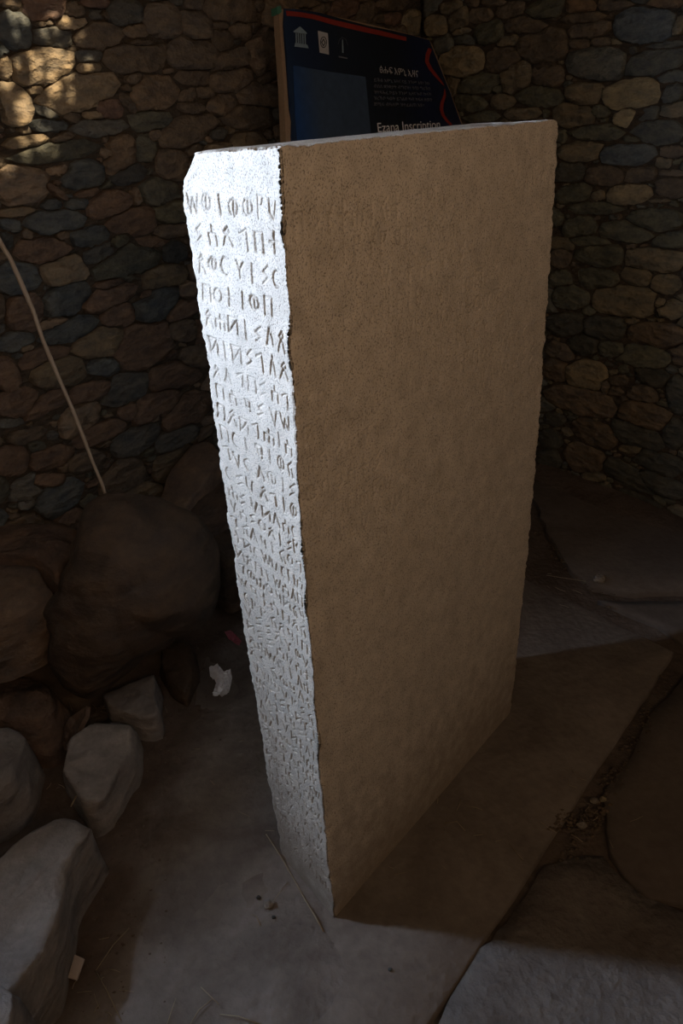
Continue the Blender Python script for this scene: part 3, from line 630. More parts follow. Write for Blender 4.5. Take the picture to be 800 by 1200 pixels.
    mid_a = (T['l'][:2] + T['n'][:2]) / 2; mid_b = (T['r'][:2] + T['k'][:2]) / 2; e = mid_b - mid_a; Lm = np.linalg.norm(e); e /= Lm
    rimp = P[-1, :, :2]; tproj = np.clip((rimp - mid_a) @ e, .07, Lm - .07); tgt = mid_a + tproj[:, None] * e; zt = P[-1, :, 2]
    ztop0 = T['l'][2]; zr = tz
    for k in range(1, KT + 1):
        q = (k / KT); xy = rimp * (1 - q) + tgt * q
        zm = (T['l'][2] + T['n'][2]) / 2 - .003 + tproj / Lm * ((T['r'][2] + T['k'][2]) / 2 - (T['l'][2] + T['n'][2]) / 2)
        zz = tz * (1 - q) ** 1.5 + zm * (1 - (1 - q) ** 1.5) + .0014 * vnoise((KT + 1, NC), (2.5, 10), 70)[k] - rim * max(0, 1 - q * 6)
        topr.append(np.column_stack([xy, zz]))
    allv = np.vstack([P.reshape(-1, 3)] + topr); NR_ = NZ + KT
    idx = np.arange(NR_ * NC).reshape(NR_, NC); a = idx[:-1]; c2 = idx[1:]
    quads = np.stack([a, np.roll(a, -1, 1), np.roll(c2, -1, 1), c2], -1).reshape(-1, 4)
    me = bpy.data.meshes.new('inscribed_stele'); me.vertices.add(len(allv)); me.vertices.foreach_set('co', allv.astype(np.float32).ravel())
    me.loops.add(quads.size); me.loops.foreach_set('vertex_index', quads.ravel().astype(np.int32)); me.polygons.add(len(quads))
    me.polygons.foreach_set('loop_start', np.arange(0, quads.size, 4, dtype=np.int32)); me.polygons.foreach_set('loop_total', np.full(len(quads), 4, np.int32))
    me.update(calc_edges=True); me.validate(); me.polygons.foreach_set('use_smooth', [True] * len(me.polygons))
    ca = me.color_attributes.new('cut', 'FLOAT_COLOR', 'POINT'); cv = np.zeros((len(allv), 4), np.float32); cv[:, 3] = 1; cv[:NZ * NC, :3] = CUT.reshape(-1, 1); ca.data.foreach_set('color', cv.ravel())
    o = bpy.data.objects.new('inscribed_stele', me); COL.objects.link(o)
    m, nt, bs = nodes('granite'); N, Lk = nt.nodes.new, nt.links.new
    tc = N('ShaderNodeTexCoord')
    def nz(scale, det=4, r=.5):
        n = N('ShaderNodeTexNoise'); n.inputs['Scale'].default_value = scale; n.inputs['Detail'].default_value = det; n.inputs['Roughness'].default_value = r; Lk(tc.outputs['Object'], n.inputs['Vector']); return n
    n1 = nz(3.2, 6); n2 = nz(330, 2); n3 = nz(28, 5)
    base = N('ShaderNodeMix'); base.data_type = 'RGBA'; base.inputs[6].default_value = (.52, .46, .385, 1); base.inputs[7].default_value = (.60, .55, .48, 1); Lk(n1.outputs[0], base.inputs[0])
    mr = N('ShaderNodeMapRange'); mr.inputs[1].default_value = .34; mr.inputs[2].default_value = .46; mr.inputs[3].default_value = .48; mr.inputs[4].default_value = 1.0; Lk(n2.outputs[0], mr.inputs[0])
    m3 = N('ShaderNodeMapRange'); m3.inputs[1].default_value = .3; m3.inputs[2].default_value = .7; m3.inputs[3].default_value = .86; m3.inputs[4].default_value = 1.1; Lk(n3.outputs[0], m3.inputs[0])
    mu = N('ShaderNodeMath'); mu.operation = 'MULTIPLY'; Lk(mr.outputs[0], mu.inputs[0]); Lk(m3.outputs[0], mu.inputs[1])
    mx = N('ShaderNodeMix'); mx.data_type = 'RGBA'; mx.blend_type = 'MULTIPLY'; mx.inputs[0].default_value = 1; Lk(base.outputs[2], mx.inputs[6]); Lk(mu.outputs[0], mx.inputs[7])
    # soil stain at the foot plus painted light falloff on the lower faces, ragged edged
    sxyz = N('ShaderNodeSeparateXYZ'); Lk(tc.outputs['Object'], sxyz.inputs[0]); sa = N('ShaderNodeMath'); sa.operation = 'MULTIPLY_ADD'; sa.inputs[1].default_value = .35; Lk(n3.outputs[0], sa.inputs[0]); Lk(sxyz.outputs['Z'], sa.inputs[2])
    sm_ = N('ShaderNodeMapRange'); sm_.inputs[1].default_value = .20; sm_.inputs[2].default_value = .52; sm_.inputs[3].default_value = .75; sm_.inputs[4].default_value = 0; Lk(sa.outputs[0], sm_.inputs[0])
    stain_dim = N('ShaderNodeMix'); stain_dim.data_type = 'RGBA'; stain_dim.inputs[7].default_value = (.27, .22, .175, 1); Lk(sm_.outputs[0], stain_dim.inputs[0]); Lk(mx.outputs[2], stain_dim.inputs[6])
    at2 = N('ShaderNodeAttribute'); at2.attribute_name = 'cut'; cut_tint = N('ShaderNodeMix'); cut_tint.data_type = 'RGBA'; cut_tint.inputs[7].default_value = (.20, .165, .125, 1)   # darker brown tone in the cut letters
    sc_ = N('ShaderNodeMath'); sc_.operation = 'MULTIPLY'; sc_.inputs[1].default_value = .55; Lk(at2.outputs['Fac'], sc_.inputs[0]); Lk(sc_.outputs[0], cut_tint.inputs[0]); Lk(stain_dim.outputs[2], cut_tint.inputs[6])
    Lk(cut_tint.outputs[2], bs.inputs['Base Color']); bs.inputs['Roughness'].default_value = .88; bs.inputs['Specular IOR Level'].default_value = .2
    bp = N('ShaderNodeBump'); bp.inputs['Strength'].default_value = .75; bp.inputs['Distance'].default_value = .0024; Lk(n2.outputs[0], bp.inputs['Height']); Lk(bp.outputs[0], bs.inputs['Normal'])
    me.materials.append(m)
    tag(o, 'tall pale granite stele carved with rows of ancient letters, standing upright on the paving', 'stele')
    return o, b, T
STELE, SB, ST = build_stele()
recenter(STELE)

# ------------------------------------------------------------------ rocks
def rock(name, outline, ztop, zbase, mat, label, seed, flare=.03, shift=(0, 0), dome=.015, rough=.012, cat='rock', ztilt=(0, 0), edge=.05, group=None):
    """outline in the photograph of the rock's upper surface, taken at its own height; sides go down to the earth"""
    P = [onz(x, y, ztop)[:2] for x, y in outline]
    Q = []
    for i in range(len(P)):
        a, b = P[i], P[(i + 1) % len(P)]; m = max(1, int(np.linalg.norm(b - a) / .022))
        for k in range(m): Q.append(a + (b - a) * k / m)
    Q = np.array(Q); n = len(Q); c = Q.mean(0)
    for _ in range(1): Q = Q * .6 + np.roll(Q, 1, 0) * .2 + np.roll(Q, -1, 0) * .2
    V, Fc = [], []; sh = np.array(shift)
    prof = [(0.0, 'top'), (.2, 'top'), (.4, 'top'), (.6, 'top'), (.78, 'top'), (.9, 'top'), (.97, 'top'), (1.0, 'edge'), (.08, 's'), (.2, 's'), (.4, 's'), (.6, 's'), (.8, 's'), (1.0, 's')]
    for f, kd in prof:
        for q in Q:
            if kd == 's':
                dirn = (q - c) / (np.linalg.norm(q - c) + 1e-6); xy = q + dirn * flare * math.sin(min(1, f * 1.6) * math.pi / 2) + sh * f; z = (ztop - .012 * 1) * (1 - f) + zbase * f
            else:
                xy = c + (q - c) * f; z = ztop + dome * (1 - f * f) - (.010 if kd == 'edge' else (.003 if f > .95 else 0))
            rel = xy - c; z += (ztilt[0] * rel[0] + ztilt[1] * rel[1]) * (1 if kd != 's' else 1 - f)
            p = (xy[0], xy[1], z); a_ = rough * (1 if z > zbase + .02 else .3)
            dx = fbm(p, 9, 4, seed) * a_; dy = fbm(p, 9, 4, seed + 5) * a_; dz = (fbm(p, 7, 4, seed + 9) * a_ * 1.2 + abs(fbm(p, 14, 2, seed + 2)) * a_ * .6) if f > 0 or kd == 's' else fbm((c[0], c[1], ztop), 7, 4, seed + 9) * a_
            fx = fbm(p, 26, 3, seed + 13) * a_ * .35
            V.append((p[0] + dx + fx, p[1] + dy - fx, z + dz + fx))
    for r in range(len(prof) - 1):
        for k in range(n): Fc.append((r * n + k, (r + 1) * n + k, (r + 1) * n + (k + 1) % n, r * n + (k + 1) % n))
    o = mesh(name, V, Fc, mat); bm = bmesh.new(); bm.from_mesh(o.data); bmesh.ops.remove_doubles(bm, verts=bm.verts, dist=.0004)
    bmesh.ops.recalc_face_normals(bm, faces=bm.faces); bm.to_mesh(o.data); bm.free()
    o.data.polygons.foreach_set('use_smooth', [True] * len(o.data.polygons))
    tag(o, label, cat, group); recenter(o); return o
LG = 'ledge rocks along the left wall'
rock('ledge_rock', [(108, 962), (75, 953), (40, 970), (5, 1005), (-60, 1060), (-110, 1150), (-70, 1230), (0, 1185), (25, 1150), (52, 1110), (64, 1065), (72, 1020), (92, 985)], .20, -.02, ROCK, 'large pale ledge rock in the bottom left corner, lit on top, brown on its side', 1, .010, (.0, -.005), .006, .012, ztilt=(-.12, 0), group=LG)
rock('ledge_rock', [(-10, 1147), (8, 1148), (19, 1156), (15, 1180), (2, 1215), (-40, 1260), (-80, 1200), (-50, 1150)], .27, -.02, ROCK, 'bright pale rock cut by the frame in the very bottom left corner', 2, .02, group=LG)
rock('ledge_rock', [(80, 868), (112, 846), (155, 846), (153, 880), (135, 905), (120, 935), (98, 947), (88, 925), (72, 905)], .12, -.02, ROCK, 'pale flat-topped rock below the boulder, middle of the ledge', 3, .010, (.012, 0), .004, .009, ztilt=(-.10, .0), group=LG)
rock('ledge_rock', [(118, 812), (150, 800), (183, 789), (180, 810), (184, 838), (170, 843), (130, 832)], .10, -.02, ROCK, 'small wedge-shaped pale rock tucked under the boulder front', 4, .008, (.010, 0), .004, .008, group=LG)
rock('ledge_rock', [(-20, 792), (20, 790), (52, 800), (66, 812), (58, 838), (42, 850), (5, 842), (-40, 830)], .16, -.02, ROCKR, 'brown grey rock left of the boulder foot at the left edge', 5, .03, (.01, -.01), .02, .014, group=LG)
rock('ledge_rock', [(-30, 850), (10, 850), (32, 862), (26, 885), (12, 910), (-10, 930), (-60, 930)], .17, -.02, ROCK, 'grey rock at the left edge above the large ledge rock', 6, .012, (.008, -.01), .01, .014, group=LG)
rock('ledge_rock', [(-60, 650), (-10, 640), (35, 655), (60, 685), (63, 693), (30, 712), (-5, 728), (-70, 735)], .46, .26, mat_stone('rim_slab', (.14, .108, .090), vary=0, bump=1.0, scale=9), 'reddish slab with a pale broken rim jutting in at the left edge', 7, .015, (.0, -.01), .02, .016, group=LG)
rock('ledge_rock', [(-40, 622), (20, 612), (70, 612), (95, 620), (88, 640), (66, 672), (40, 655), (-20, 648)], .50, .30, ROCKR, 'reddish wedge-shaped rock resting against the boulder upper left side', 8, .01, (.0, .0), .01, .014, group=LG)
rock('ledge_rock', [(190, 758), (212, 748), (226, 758), (228, 785), (218, 815), (200, 800), (190, 785)], .05, -.02, ROCKB, 'low dark stone on the floor right of the boulder', 9, .012, dome=.01, rough=.008, group=LG)
# wall-foot rubble: leaning slab and its neighbours
rock('wall_foot_stone', [(181, 578), (196, 552), (224, 532), (250, 530), (262, 545), (240, 565), (212, 586), (198, 588)], .46, .16, mat_stone('slab_tan', (.20, .150, .122), vary=0, bump=.4), 'flat tan slab lying on the rubble between boulder and stele', 11, -.004, (.03, .03), .01, .008, ztilt=(.15, .2))
rock('wall_foot_stone', [(214, 588), (236, 570), (262, 562), (275, 585), (252, 602), (232, 606)], .40, .12, ROCKR, 'reddish block just under the flat tan slab', 12, .008, (0, 0), .01, .01)
rock('wall_foot_stone', [(224, 612), (250, 606), (276, 610), (280, 640), (262, 650), (240, 640)], .30, .05, ROCKB, 'dark stone between the boulder and the stele foot', 13, .01, (0, 0), .01, .01)
rock('wall_foot_stone', [(30, 552), (70, 548), (78, 562), (60, 574), (34, 572)], .50, .2, ROCKR, 'small reddish stone on the rubble left of the stick', 14, .01, dome=.01, rough=.01)
# the boulder
def boulder():
    bm = bmesh.new(); bmesh.ops.create_icosphere(bm, subdivisions=6, radius=1); 
    # silhouette in the photograph at the boulder's own distance
    out = [(62, 745), (52, 715), (70, 690), (84, 650), (92, 615), (102, 590), (125, 577), (165, 574), (200, 590), (232, 612), (250, 650), (257, 690), (248, 722), (205, 745), (165, 772), (135, 800), (108, 818), (78, 805), (62, 775)]
    cpx = np.array([160., 690.]); ctr = CAM + ray(*cpx) * (2.42 / F)
    pts = [np.array([x - cpx[0], y - cpx[1]]) for x, y in out]; an = np.array([math.atan2(p[1], p[0]) for p in pts]); rr = np.array([np.linalg.norm(p) for p in pts]); o_ = np.argsort(an); an, rr = an[o_], rr[o_]
    an3 = np.concatenate([an - math.tau, an, an + math.tau]); rr3 = np.concatenate([rr, rr, rr])
    for v in bm.verts:
        c = v.co; th = math.atan2(c.y, c.x); k = math.hypot(c.x, c.y); r = np.interp(th, an3, rr3) * 2.42 / F
        q = 1 - (1 - k) ** 1.0
        cc = np.array([math.cos(th) * r * k ** .9, math.sin(th) * r * k ** .9, c.z * .24])
        wv = ctr + R @ cc
        nd = np.array([c.x, c.y, c.z]); wn = R @ nd; am = fbm(wv, 3.2, 3, 4) * .022 + fbm(wv, 11, 3, 6) * .006
        # a shallow diagonal cleft with facets either side
        am -= .006 * math.exp(-((cc[0] * .35 + cc[1] - .01 + .03 * math.sin(cc[0] * 14)) / .012) ** 2) * (1 if cc[0] < .08 else 0)
        wv = wv + wn * am
        wv[2] = max(wv[2], -.02)
        v.co = wv
    o = frombm('boulder', bm, ROCKB, None, True); tag(o, 'big dark brown rounded boulder at the foot of the left wall', 'boulder'); return recenter(o)
boulder()
# thin upright shard
def shard(name, pts, z, mat, label, cat, th=.008, lift=None):
    P = [onz(x, y, z if lift is None else lift[i]) for i, (x, y) in enumerate(pts)]; P = [np.array(p) for p in P]; n = len(P); c = sum(P) / n
    e1 = P[1] - P[0]; nn = np.cross(P[1] - P[0], P[2] - P[0]); nn = nn / np.linalg.norm(nn); nn = nn if nn[2] > 0 else -nn
    bm = bmesh.new(); top = [bm.verts.new(p + nn * th * .5) for p in P]; bot = [bm.verts.new(p - nn * th * .5) for p in P]; ct = bm.verts.new(c + nn * th * .8)
    for i in range(n):
        j = (i + 1) % n; bm.faces.new((top[i], top[j], ct)); bm.faces.new((top[j], top[i], bot[i], bot[j]))
    bm.faces.new(bot[::-1]); o = frombm(name, bm, mat); tag(o, label, cat); return recenter(o)
shard('stone_shard', [(104, 828), (102, 840), (88, 868), (80, 880), (70, 880), (72, 862), (84, 842)], .1, ROCKR, 'thin reddish stone shard leaning between the ledge rocks', 'stone', .014, [.16, .15, .1, .04, .03, .05, .12])
M_bone = mat_plain('pale_chip', (.42, .36, .32), .6)
shard('pale_chip', [(88, 1119), (99, 1124), (90, 1149), (80, 1146)], .0, M_bone, 'pale flat chip on the soil beside the large ledge rock', 'chip', .006, [.035, .035, .022, .022])
# pebbles
def pebble(px, py, r, mat, label, seed):
    p = onz(px, py, .004); bm = bmesh.new(); bmesh.ops.create_icosphere(bm, subdivisions=3, radius=1)
    for v in bm.verts:
        k = 1 + .25 * noise.noise(v.co * 1.3 + Vector((seed, 0, 0))); v.co = Vector((v.co.x * r * k, v.co.y * r * .85 * k, v.co.z * r * .7 * k))
    o = frombm('pebble', bm, mat, None, True); zz = max(floor_h(p[0], p[1]), .004); o.location = (p[0], p[1], zz + r * .62 + (.008 if py < 700 else 0)); tag(o, label, 'pebble'); return o
M_peb = mat_stone('pebble_grey', (.26, .25, .24), vary=0, scale=30)
pebble(315, 1062, .0125, M_peb, 'grey round pebble on the floor left of the stele foot, largest there', 1)
pebble(303, 1053, .006, WM['k'], 'tiny dark pebble upper left of the round grey pebble', 2)
pebble(321, 1077, .005, WM['k'], 'tiny dark pebble just below the round grey pebble', 3)
pebble(457, 1137, .005, WM['k'], 'tiny dark pebble alone on the lit paving below the stele', 4)
pebble(702, 684, .024, M_peb, 'round pale pebble by the dark slab corner right of the stele', 5)
pebble(709, 577, .014, WM['T'], 'small pebble at the foot of the right wall', 6)
pebble(696, 940, .011, M_peb, 'grey pebble in the soil joint right of the platform slab, upper', 7)
pebble(681, 969, .012, M_peb, 'grey pebble in the soil joint right of the platform slab, lower', 8)
pebble(706, 938, .009, WM['Y'], 'tan pebble in the soil joint right of the platform slab, rightmost', 9)

# crumpled paper and pink scrap
def crumpled(name, outline, z, mat, label, cat, amp, seed):
    P = [onz(x, y, z)[:2] for x, y in outline]; c = np.mean(P, axis=0); n = 36; Q = []
    for i in range(len(P)):
        a, b = np.array(P[i]), np.array(P[(i + 1) % len(P)])
        for k in range(4): Q.append(a + (b - a) * k / 4)
    n = len(Q); V = []; Fc = []; K = 7
    for s_ in (0, 1):
        for r in range(K + 1):
            for q in Q:
                xy = c + (q - c) * (r / K); h = abs(fbm((xy[0], xy[1], s_), 42, 2, seed)) * amp * (1.2 - .5 * r / K)
                base = max(floor_h(xy[0], xy[1]), .004)
                V.append((xy[0], xy[1], base + .003 + h + (0 if s_ else .0012)))
    m = (K + 1) * n
    for s_ in (0, 1):
        for r in range(K):
            for k in range(n):
                f = (s_ * m + r * n + k, s_ * m + r * n + (k + 1) % n, s_ * m + (r + 1) * n + (k + 1) % n, s_ * m + (r + 1) * n + k); Fc.append(f if not s_ else f[::-1])
    o = mesh(name, V, Fc, mat, None, False); tag(o, label, cat); return recenter(o)
crumpled('paper_scrap', [(245, 782), (255, 780), (262, 788), (270, 785), (272, 795), (268, 812), (260, 817), (249, 815), (253, 800), (246, 792)], .01, mat_plain('white_paper', (.72, .72, .74), .8), 'crumpled white paper scrap on the floor left of the stele', 'paper', .03, 3)
crumpled('packet', [(263, 741), (270, 739), (283, 752), (280, 757), (268, 750)], .01, mat_plain('pink_foil', (.36, .10, .13), .5), 'small pink torn packet lying beside the stele above the white paper', 'litter', .015, 8)

# straw
M_straw = mat_plain('straw', (.30, .25, .17), .7)
def straw(pts, r, label, lift=.005, name='straw', mat=None):
    P = []
    for i, (x, y) in enumerate(pts):
        p = onz(x, y, lift); P.append(Vector((p[0], p[1], max(floor_h(p[0], p[1]), .004) + lift + (.004 * math.sin(i * 2)))))
    V, Fc = tube(P, r, 5); o = mesh(name, V, Fc, mat or M_straw); tag(o, label, 'straw'); return recenter(o)
straw([(312, 980), (328, 1005), (342, 1027), (357, 1055), (368, 1075), (379, 1093)], .0017, 'long straw stalk lying along the foot of the carved face')
straw([(320, 1058), (329, 1047), (337, 1034)], .0009, 'short straw beside the round grey pebble')
straw([(152, 1090), (134, 1112), (113, 1140)], .0011, 'straight straw on the soil right of the pale chip')
straw([(113, 1140), (128, 1168), (143, 1200)], .0010, 'faint straw running to the bottom edge below the pale chip')
straw([(236, 1160), (257, 1181)], .0012, 'crossed straw at the bottom, the one slanting down to the right')
straw([(249, 1174), (234, 1188), (222, 1205)], .0012, 'crossed straw at the bottom, the one slanting down to the left')
straw([(207, 1173), (203, 1187), (196, 1205)], .0010, 'thin straw at the bottom left of the crossed straws')
straw([(258, 1192), (280, 1195), (310, 1203)], .0012, 'nearly level straw at the bottom right of the crossed straws')
straw([(295, 1073), (301, 1077), (305, 1086)], .0012, 'small curled pale straw below the tiny pebbles')
straw([(597, 990), (606, 1003), (613, 1008)], .0010, 'curved straw on the shaded platform slab')
straw([(520, 966), (535, 965), (545, 974)], .0009, 'small straw on the shaded slab near the stele foot')
straw([(640, 675), (665, 680), (690, 682), (712, 684)], .0012, 'pale straw lying across the soil joint behind the stele')
straw([(84, 948), (90, 938), (97, 930)], .0018, 'short dry stalk poking up between two ledge rocks', .09)
def litter(name, label, boxes, n, seed, z=.006):
    rng = random.Random(seed); V, Fc = [], []
    for _ in range(n):
        x0, y0, x1, y1, zz = rng.choice(boxes); px, py = rng.uniform(x0, x1), rng.uniform(y0, y1); p = onz(px, py, zz); a = rng.uniform(0, 6.28); l = rng.uniform(.01, .045)
        b0 = max(zz, floor_h(p[0], p[1]), .004) + .003
        pts = [Vector((p[0] + math.cos(a) * l * t + .004 * math.sin(3 * t + a), p[1] + math.sin(a) * l * t, b0 + .006 * rng.random() * t)) for t in (0, .5, 1)]
        v, f = tube(pts, rng.uniform(.0005, .0011), 4); b = len(V); V += v; Fc += [tuple(b + i for i in q) for q in f]
    o = mesh(name, V, Fc, M_straw); return tag(o, label, 'litter', kind='stuff')
litter('straw_litter', 'scattered bits of dry straw on the soil, in the joints and between the rocks', [(100, 826, 160, 842, .03), (640, 640, 720, 740, 0), (640, 900, 740, 1000, 0), (30, 830, 110, 930, .02), (90, 1100, 150, 1200, 0), (420, 930, 640, 1060, 0), (180, 820, 330, 1000, 0)], 90, 2)
litter('wall_foot_straw', 'bits of dry straw caught on the rubble at the foot of the left wall', [(20, 575, 110, 610, .32), (130, 545, 150, 575, .4)], 10, 3)

# ------------------------------------------------------------------ the long peeled stick leaning at the left wall
def stick():
    px = [(124, 581), (119, 566), (108, 540), (98, 513), (85, 480), (72, 450), (60, 422), (50, 398), (38, 362), (24, 330), (12, 303), (0, 284), (-16, 250), (-34, 208)]
    P = []
    for i, (x, y) in enumerate(px):
        t = i / (len(px) - 1); n = np.array([*NL, 0]); off = .34 * (1 - t) + .07 * t; p = onplane(x, y, [C0[0] + NL[0] * off, C0[1] + NL[1] * off, 0], n); P.append(Vector(p))
    rad = [.0045 + .0022 * (i / 13) + .0006 * math.sin(i * 2.3) for i in range(len(P))]
    rad = [r_ * 1.15 for r_ in rad]; V, Fc = tube(P, rad, 8); o = mesh('stick', V, Fc, mat_plain('peeled_wood', (.40, .32, .24), .6, .002, 40)); tag(o, 'long thin peeled stick leaning against the left rubble wall behind the boulder', 'stick'); return o
recenter(stick())

# ------------------------------------------------------------------ information board
def board():
    az = math.radians(45); e = np.array([math.sin(az), math.cos(az), 0.]); lean = math.radians(9)
    nh = np.array([math.cos(az), -math.sin(az), 0.])          # faces the room
    n = nh * math.cos(lean) + np.array([0, 0, math.sin(lean)])
    p0 = onplane(328, 8, [C0[0] + NL[0] * .30, C0[1] + NL[1] * .30, 0], np.array([*NL, 0.]))
    at = lambda x, y, d=0.: onplane(x, y, p0 + n * d, n)
    root = bpy.data.objects.new('information_board', None); COL.objects.link(root)
    tag(root, 'tilted dark blue information board with a red stripe leaning behind the stele', 'sign')
    base_pos = Vector((*at(440, 150)[:2], 0)); root.location = base_pos
    def poly(name, P, th, mat, lab=None, bevel=0):
        bm = bmesh.new(); f = [bm.verts.new(Vector(p) - base_pos) for p in P]; bk = [bm.verts.new(Vector(p - n * th) - base_pos) for p in P]
        bm.faces.new(f); bm.faces.new(bk[::-1])
        for i in range(len(P)): j = (i + 1) % len(P); bm.faces.new((f[j], f[i], bk[i], bk[j]))
        bmesh.ops.triangulate(bm, faces=[q for q in bm.faces if len(q.verts) > 4])
        o = frombm(name, bm, mat, root)
        if lab: o['label'] = lab
        return o
    out = [(333, 10), (350, 11), (375, 15), (400, 22), (430, 30), (460, 36), (485, 42), (503, 47), (506, 55), (516, 80), (528, 110), (541, 147), (548, 175)]
    a = at(548, 175); bl = at(347, 240); br = at(566, 246)
    left = [(345, 200), (341, 160), (341.5, 142), (339, 128), (341, 122), (338, 112), (337, 95), (336, 70), (335, 50), (332, 30)]
    # printed face
    m, nt, b = nodes('board_print'); N, L = nt.nodes.new, nt.links.new
    # flat print: dark middle, blue towards both sides
    tc = N('ShaderNodeTexCoord'); dp = N('ShaderNodeVectorMath'); dp.operation = 'DOT_PRODUCT'; dp.inputs[1].default_value = tuple(e); L(tc.outputs['Object'], dp.inputs[0])
    sL = float((np.array(at(337, 60)) - np.array(base_pos)) @ e); sR = float((np.array(at(520, 100)) - np.array(base_pos)) @ e)
    mr = N('ShaderNodeMapRange'); mr.inputs[1].default_value = sL; mr.inputs[2].default_value = sR; L(dp.outputs['Value'], mr.inputs[0])
    cr = N('ShaderNodeValToRGB'); el = cr.color_ramp.elements; el[0].position = 0; el[0].color = (.012, .026, .062, 1); el[1].position = 1; el[1].color = (.012, .018, .045, 1)
    for pos, c in ((.10, (.010, .020, .050, 1)), (.3, (.012, .018, .030, 1)), (.65, (.010, .014, .022, 1)), (.85, (.008, .014, .045, 1))): q = el.new(pos); q.color = c
    L(mr.outputs[0], cr.inputs[0]); L(cr.outputs[0], b.inputs['Base Color']); b.inputs['Roughness'].default_value = .33
    nn_ = N('ShaderNodeTexNoise'); nn_.inputs['Scale'].default_value = 12; L(tc.outputs['Object'], nn_.inputs['Vector'])
    bp = N('ShaderNodeBump'); bp.inputs['Strength'].default_value = .25; bp.inputs['Distance'].default_value = .01; L(nn_.outputs[0], bp.inputs['Height']); L(bp.outputs[0], b.inputs['Normal'])
    O = [at(x, y) for x, y in out] + [br, bl] + [at(x, y) for x, y in left]
    poly('printed_panel', O, .004, m)
    wood = mat_plain('raw_board', (.27, .185, .115), .8, .002, 90)
    Pw = [at(x, y, -.005) for x, y in [(326.5, 12), (335, 9.5), (400, 21), (460, 35), (503, 46.5), (507, 55), (517, 80), (542, 146), (549, 175)]] + [br - n * .005, at(338, 240, -.005), at(334.5, 160, -.005), at(332, 100, -.005), at(328, 40, -.005)]
    poly('backing_board', Pw, .028, wood, 'raw beige wooden backing showing along the left edge')
    poly('tape', [at(x, y, .002) for x, y in ((324.5, 8), (329, 6.5), (330, 14), (327, 16.5), (325, 16))], .03, mat_plain('green_tape', (.05, .16, .10), .5), 'green tape at the upper left corner')
    # legs
    for x in (350, 520):
        q = at(x, 170, -.034); z = q[2]; bm = bmesh.new(); bmesh.ops.create_cube(bm, size=1)
        q2 = q - nh * .0; p1 = q + np.array([0, 0, 0]); foot = np.array([q[0], q[1], .0]) + nh * .03
        for v in bm.verts:
            t = v.co.z + .5; ctr = foot * (1 - t) + (p1 - n * .02 + np.array([0, 0, .1])) * t; pp = ctr + e * v.co.x * .05 + nh * v.co.y * .03 - nh * .02 * 1; v.co = Vector(pp) - base_pos
        frombm('leg', bm, wood, root)
    # red stripe, ribbon
    red = mat_plain('red_print', (.24, .028, .018), .5)
    st_ = [(335, 12.5), (350, 14), (368, 17), (390, 23), (420, 30), (450, 37), (476, 43.5)]; sb_ = [(476, 48), (450, 42.5), (420, 36), (390, 29), (368, 22.5), (350, 19.5), (336, 18.5)]
    poly('red_stripe', [at(x, y, .0012) for x, y in st_ + sb_], .001, red)
    def strip(name, cl, wd, mat, d=.0012):
        bm = bmesh.new(); vs_ = []
        for i, (x, y) in enumerate(cl):
            x0, y0 = cl[max(i - 1, 0)]; x1, y1 = cl[min(i + 1, len(cl) - 1)]; l = math.hypot(x1 - x0, y1 - y0); nx, ny = -(y1 - y0) / l, (x1 - x0) / l; w_ = wd[i] / 2
            vs_.append((bm.verts.new(Vector(at(x + nx * w_, y + ny * w_, d)) - base_pos), bm.verts.new(Vector(at(x - nx * w_, y - ny * w_, d)) - base_pos)))
        for p, q in zip(vs_, vs_[1:]): bm.faces.new((p[0], p[1], q[1], q[0]))
        return frombm(name, bm, mat, root)
    strip('red_ribbon', [(504, 57), (501, 64), (500, 72), (504, 80), (510, 88), (516, 95), (520, 100)], [5, 5, 4.5, 4, 3.5, 2.5, 1], red)
    strip('red_ribbon', [(521, 104), (521, 112), (518, 120), (517, 128), (519, 135), (524, 142), (529, 147)], [1, 3, 4, 4, 3.5, 3, 3], red)
    # blue photograph on the board
    mp, nt, b = nodes('board_photo'); N, L = nt.nodes.new, nt.links.new; tc = N('ShaderNodeTexCoord'); nz = N('ShaderNodeTexNoise'); nz.inputs['Scale'].default_value = 40; nz.inputs['Detail'].default_value = 6; L(tc.outputs['Object'], nz.inputs['Vector'])
    dp = N('ShaderNodeVectorMath'); dp.operation = 'DOT_PRODUCT'; dp.inputs[1].default_value = tuple(e); L(tc.outputs['Object'], dp.inputs[0])
    mr = N('ShaderNodeMapRange'); mr.inputs[1].default_value = float((np.array(at(344, 110)) - np.array(base_pos)) @ e); mr.inputs[2].default_value = float((np.array(at(372, 110)) - np.array(base_pos)) @ e); L(dp.outputs['Value'], mr.inputs[0])
    cr = N('ShaderNodeMix'); cr.data_type = 'RGBA'; cr.inputs[6].default_value = (.018, .07, .22, 1); cr.inputs[7].default_value = (.060, .095, .15, 1); L(mr.outputs[0], cr.inputs[0])
    mm = N('ShaderNodeMix'); mm.data_type = 'RGBA'; mm.blend_type = 'MULTIPLY'; mm.inputs[0].default_value = .5; L(cr.outputs[2], mm.inputs[6]); L(nz.outputs[0], mm.inputs[7]); L(mm.outputs[2], b.inputs['Base Color']); b.inputs['Roughness'].default_value = .4
    poly('photo_print', [at(x, y, .0012) for x, y in ((343.5, 76.5), (385, 84), (428, 90), (431, 120), (436, 175), (350, 185), (346, 140))], .001, mp, 'blue printed photograph of an inscription')
    white = mat_plain('white_print', (.42, .42, .42), .5); grey = mat_plain('grey_print', (.15, .16, .18), .5); pale = mat_plain('pale_blue_print', (.20, .27, .31), .5); ink = mat_plain('black_print', (.02, .02, .025), .5)
    # temple emblem
    q = lambda name, pts, mat, d=.0013: poly(name, [at(x, y, d) for x, y in pts], .001, mat)
